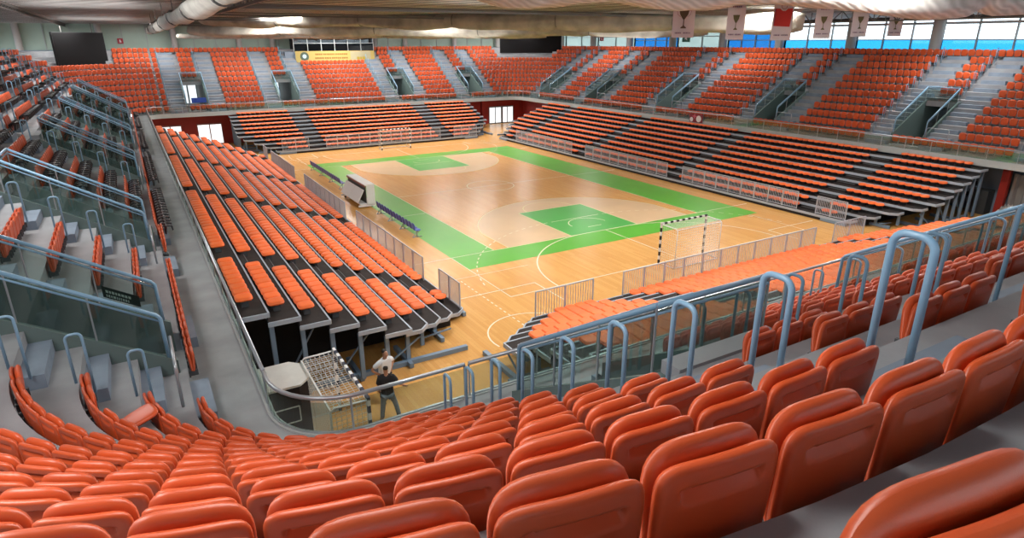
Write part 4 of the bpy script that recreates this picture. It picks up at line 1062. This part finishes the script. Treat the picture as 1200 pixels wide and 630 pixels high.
# yellow sponsor banner over the far tier's middle block
r = thing('sponsor_banner', (0, 0, 0), 0, 'long yellow banner with round emblem above the far tier middle block', 'banner')
x0, x1, z0, z1, y = -4.6, 5.2, 8.08, 9.34, 39.85
YEL = pm('banner_yellow', (.44, .34, .10), .6); YP = pm('banner_pale', (.38, .35, .22), .6); BRN = pm('banner_brown', (.26, .12, .02), .7); OLV = pm('banner_olive', (.36, .26, .03), .7)
m = MB(); m.box(x0, x1, y, y+.06, z0, z1); m.build('board', YEL, r)
m = MB(); m.box(2.1, 4.7, y-.008, y, z0+.12, z1-.06); m.build('pale_field', YP, r)
def disc(nm, cx, cz, rad, yy, mat, n=24):
    q = MB(); q.add([(cx+rad*math.cos(2*PI*k/n), yy, cz+rad*math.sin(2*PI*k/n)) for k in range(n)]+[(cx+rad*math.cos(2*PI*k/n), yy+.01, cz+rad*math.sin(2*PI*k/n)) for k in range(n)], [tuple(range(n))]+[(k, (k+1) % n, n+(k+1) % n, n+k) for k in range(n)]); q.build(nm, mat, r)
disc('emblem_ring', -3.55, 8.72, .52, y-.012, pm('emblem_green', (.06, .10, .07), .6)); disc('emblem_centre', -3.55, 8.74, .24, y-.024, pm('emblem_pale_blue', (.45, .62, .72), .5))
random.seed(11)
for z, groups in ((8.86, ((-2.25, -1.35), (-1.27, .10), (.18, 1.75))), (8.42, ((-2.3, -1.2), (-1.12, -.35), (-.27, .95), (1.0, 1.8)))):
    for a, b in groups:
        x = a; q = MB()
        while x < b-.03: ww = random.choice((.13, .16, .19)); q.box(x, min(b, x+ww), y-.012, y, z, z+.20); x += ww+.035
        q.build('lettering', BRN, r)
q = MB()
for a, b in ((2.9, 3.25), (3.3, 3.55), (3.6, 4.1)): q.box(a, b, y-.016, y-.004, 8.30, 8.62)
q.build('logo_lettering', OLV, r)
# emblem panel set just in front of the window-side parapet, not suspended
r = thing('parapet_emblem', (0, 0, 0), 0, 'small maroon emblem panel on the window-side parapet', 'sign'); x = 21.30
m = MB(); m.box(x, x+.03, -.92, .66, 3.45, 4.22); m.build('board', pm('maroon', (.20, .02, .035), .6), r)
def discx(nm, cy, cz, ry, mat, xx, n=20):
    q = MB(); q.add([(xx, cy+ry*math.cos(2*PI*k/n), cz+ry*math.sin(2*PI*k/n)) for k in range(n)]+[(xx+.01, cy+ry*math.cos(2*PI*k/n), cz+ry*math.sin(2*PI*k/n)) for k in range(n)], [tuple(range(n))]+[(k, (k+1) % n, n+(k+1) % n, n+k) for k in range(n)]); q.build(nm, mat, r)
discx('large_disc', -.46, 3.78, .29, OFFW, x-.014); discx('small_disc', .40, 3.68, .20, OFFW, x-.014)
q = MB(); pts = [(x-.02, .05+(.34 if k % 2 == 0 else .11)*math.sin(2*PI*k/8), 3.98+(.30 if k % 2 == 0 else .09)*math.cos(2*PI*k/8)) for k in range(8)]
q.add(pts+[(a+.012, b, c) for a, b, c in pts], [tuple(range(8))]+[(k, (k+1) % 8, 8+(k+1) % 8, 8+k) for k in range(8)]); q.build('star', pm('star_pink', (.50, .10, .14), .6), r)
# blue cloth hung at the mouth of the first far stairwell
m = MB(); c = -16.6; m.box(c-.55, c+.85, RY+1.5, RY+1.53, 4.45, 4.95); o = m.build('blue_cloth', pm('blue_cloth', (.02, .07, .38), .7)); tag(o, 'blue cloth hung across the mouth of a far tier stairwell', 'cloth')

# ------------------------------------------------------------------ screens and signs
def screen(a, b, z0, z1, label):
    a, b = Vector((*a, 0)), Vector((*b, 0)); r = thing('display_screen', (0, 0, 0), 0, label, 'screen'); d = (b-a).normalized(); n = Vector((d.y, -d.x, 0))
    m = MB(); mid = (a+b)/2+Vector((0, 0, (z0+z1)/2))-n*.15; L = (b-a).length/2
    m.bar(mid-d*L, mid+d*L, .24, z1-z0); m.build('cabinet', BLACK, r)
    m = MB(); mid2 = mid+n*.13; m.bar(mid2-d*(L-.06), mid2+d*(L-.06), .02, z1-z0-.12); m.build('screen_face', pm('screen_off', (.008, .008, .009), .75, spec=.15), r)
    for s in (-.6, .6):
        m = MB(); p = mid+d*L*s; m.tube([p+Vector((0, 0, (z1-z0)/2)), Vector((p.x, p.y, 12.35))], .04, 6); m.build('hanger', STEELD, r)
screen((-27.95, 35.2), (-23.83, 39.4), 8.25, 11.33, 'large switched-off black screen hanging at the far corner opposite the windows')
screen((23.4, 39.5), (30.4, 34.5), 8.85, 11.45, 'wide switched-off black screen hanging in the far window-side corner')
def sign(loc, rz, w, h, mat, label, mark):
    r = thing('wall_sign', loc, rz, label, 'sign', None); m = MB(); m.box(-w/2, w/2, -.02, .02, -h/2, h/2); m.build('plate', mat, r)
    m = MB()
    if mark == 'run':
        m.add([(-.22, -.025, -.05), (-.05, -.025, .02), (.06, -.025, -.08), (.20, -.025, -.08), (.12, -.025, .12), (.22, -.025, .22), (-.1, -.025, .24), (-.18, -.025, .10)], [tuple(range(8))])
    else: m.add([(-.08, -.025, -.14), (.1, -.025, -.14), (.1, -.025, -.04), (.04, -.025, -.04), (.04, -.025, .14), (-.08, -.025, .14)], [tuple(range(6))])
    m.build('pictogram', WHITE, r)
SR = pm('sign_red', (.40, .02, .04), .5); SG = pm('sign_green', (.01, .15, .10), .5)
sign((-22.4, 43.85, 10.52), 0, .55, .55, SR, 'small red square sign on green panels beside the corner black screen', 'sq')
sign((23.9, 43.85, 11.08), 0, .75, .6, SR, 'small red square sign just beside the wide black screen', 'sq')
sign((33.6, 29.6, 10.68), -PI/2, .8, .5, SR, 'small red sign on the windows beyond the wide black screen', 'sq')
sign((33.6, 14.1, 10.6), -PI/2, 1.2, .6, SG, 'green exit sign with white pictogram under the widest cup banner', 'run')

# ------------------------------------------------------------------ light
w = bpy.data.worlds.new('world'); SC.world = w; w.use_nodes = True; bg = w.node_tree.nodes['Background']
bg.inputs['Color'].default_value = (.86, .94, 1.0, 1); bg.inputs['Strength'].default_value = 2.8
def area(name, loc, rot, sx, sy, power, col):
    l = bpy.data.lights.new(name, 'AREA'); l.shape = 'RECTANGLE'; l.size = sx; l.size_y = sy; l.energy = power; l.color = col
    o = bpy.data.objects.new(name, l); C.objects.link(o); o.location = loc; o.rotation_euler = rot; return o
LP = 930
for x, y, p in ((-24, -24, .5), (-24, 0, .5), (-24, 26, .4), (-6, -14, .3), (4, 10, .3), (14, 0, .3), (0, 30, .3)): area('roof_fill_light', (x, y, 10.6), (PI, 0, 0), 5, 8, LP*p*.5, (1, .98, .96))  # unseen lights added to brighten the ceiling and rolls from below
for x in (-11, 0, 11):
    for y in (-28, -15, 12, 24, 34): area('arena_lamp', (x, y, 12.2), (0, 0, 0), 4, 1.4, LP, (1, .965, .91))
for y in (-36, -20, 0, 20, 36):  # fill lights without fixtures, added above the side tiers to brighten them
    area('tier_fill_light', (-27, y, 11.9), (0, 0, 0), 3, 3, LP*.5, (1, .97, .93)); area('tier_fill_light', (26.5, y+2, 12.2), (0, 0, 0), 1.5, 3, LP*.62, (1, .98, .95))
for x, y in ((-22, -38), (-8, -38), (8, -38)): area('tier_fill_light', (x, y, 12.2), (0, 0, 0), 3, 2, LP*.22, (1, .97, .93))  # added unseen fill over the near tier, for the seat backs
for x in (-20, 0, 20): area('tier_fill_light', (x, 38, 12.2), (0, 0, 0), 4, 1.5, LP*.6, (1, .97, .93))  # added unseen fill over the far tier
for x in (-17, 17):
    p = area('window_portal', (x, -44.6, 11), (PI/2, 0, 0), 32, 2.2, 1, (1, 1, 1)); p.data.cycles.is_portal = True
p = area('window_portal', (-34.4, -9, 11), (0, -PI/2, 0), 2.2, 68, 1, (1, 1, 1)); p.data.cycles.is_portal = True
for y in (-25, 0, 25):
    p = area('window_portal', (34.4, y, 10.9), (0, PI/2, 0), 2.3, 24, 1, (1, 1, 1)); p.data.cycles.is_portal = True
SC.view_settings.view_transform = 'Standard'; SC.view_settings.look = 'None'; SC.view_settings.gamma = 1.0; SC.view_settings.use_curve_mapping = False
SC.view_settings.exposure = 0.1
SC.cycles.use_denoising = True
SC.cycles.transparent_max_bounces = 16; SC.cycles.max_bounces = 8; SC.cycles.diffuse_bounces = 4; SC.cycles.sample_clamp_indirect = 6
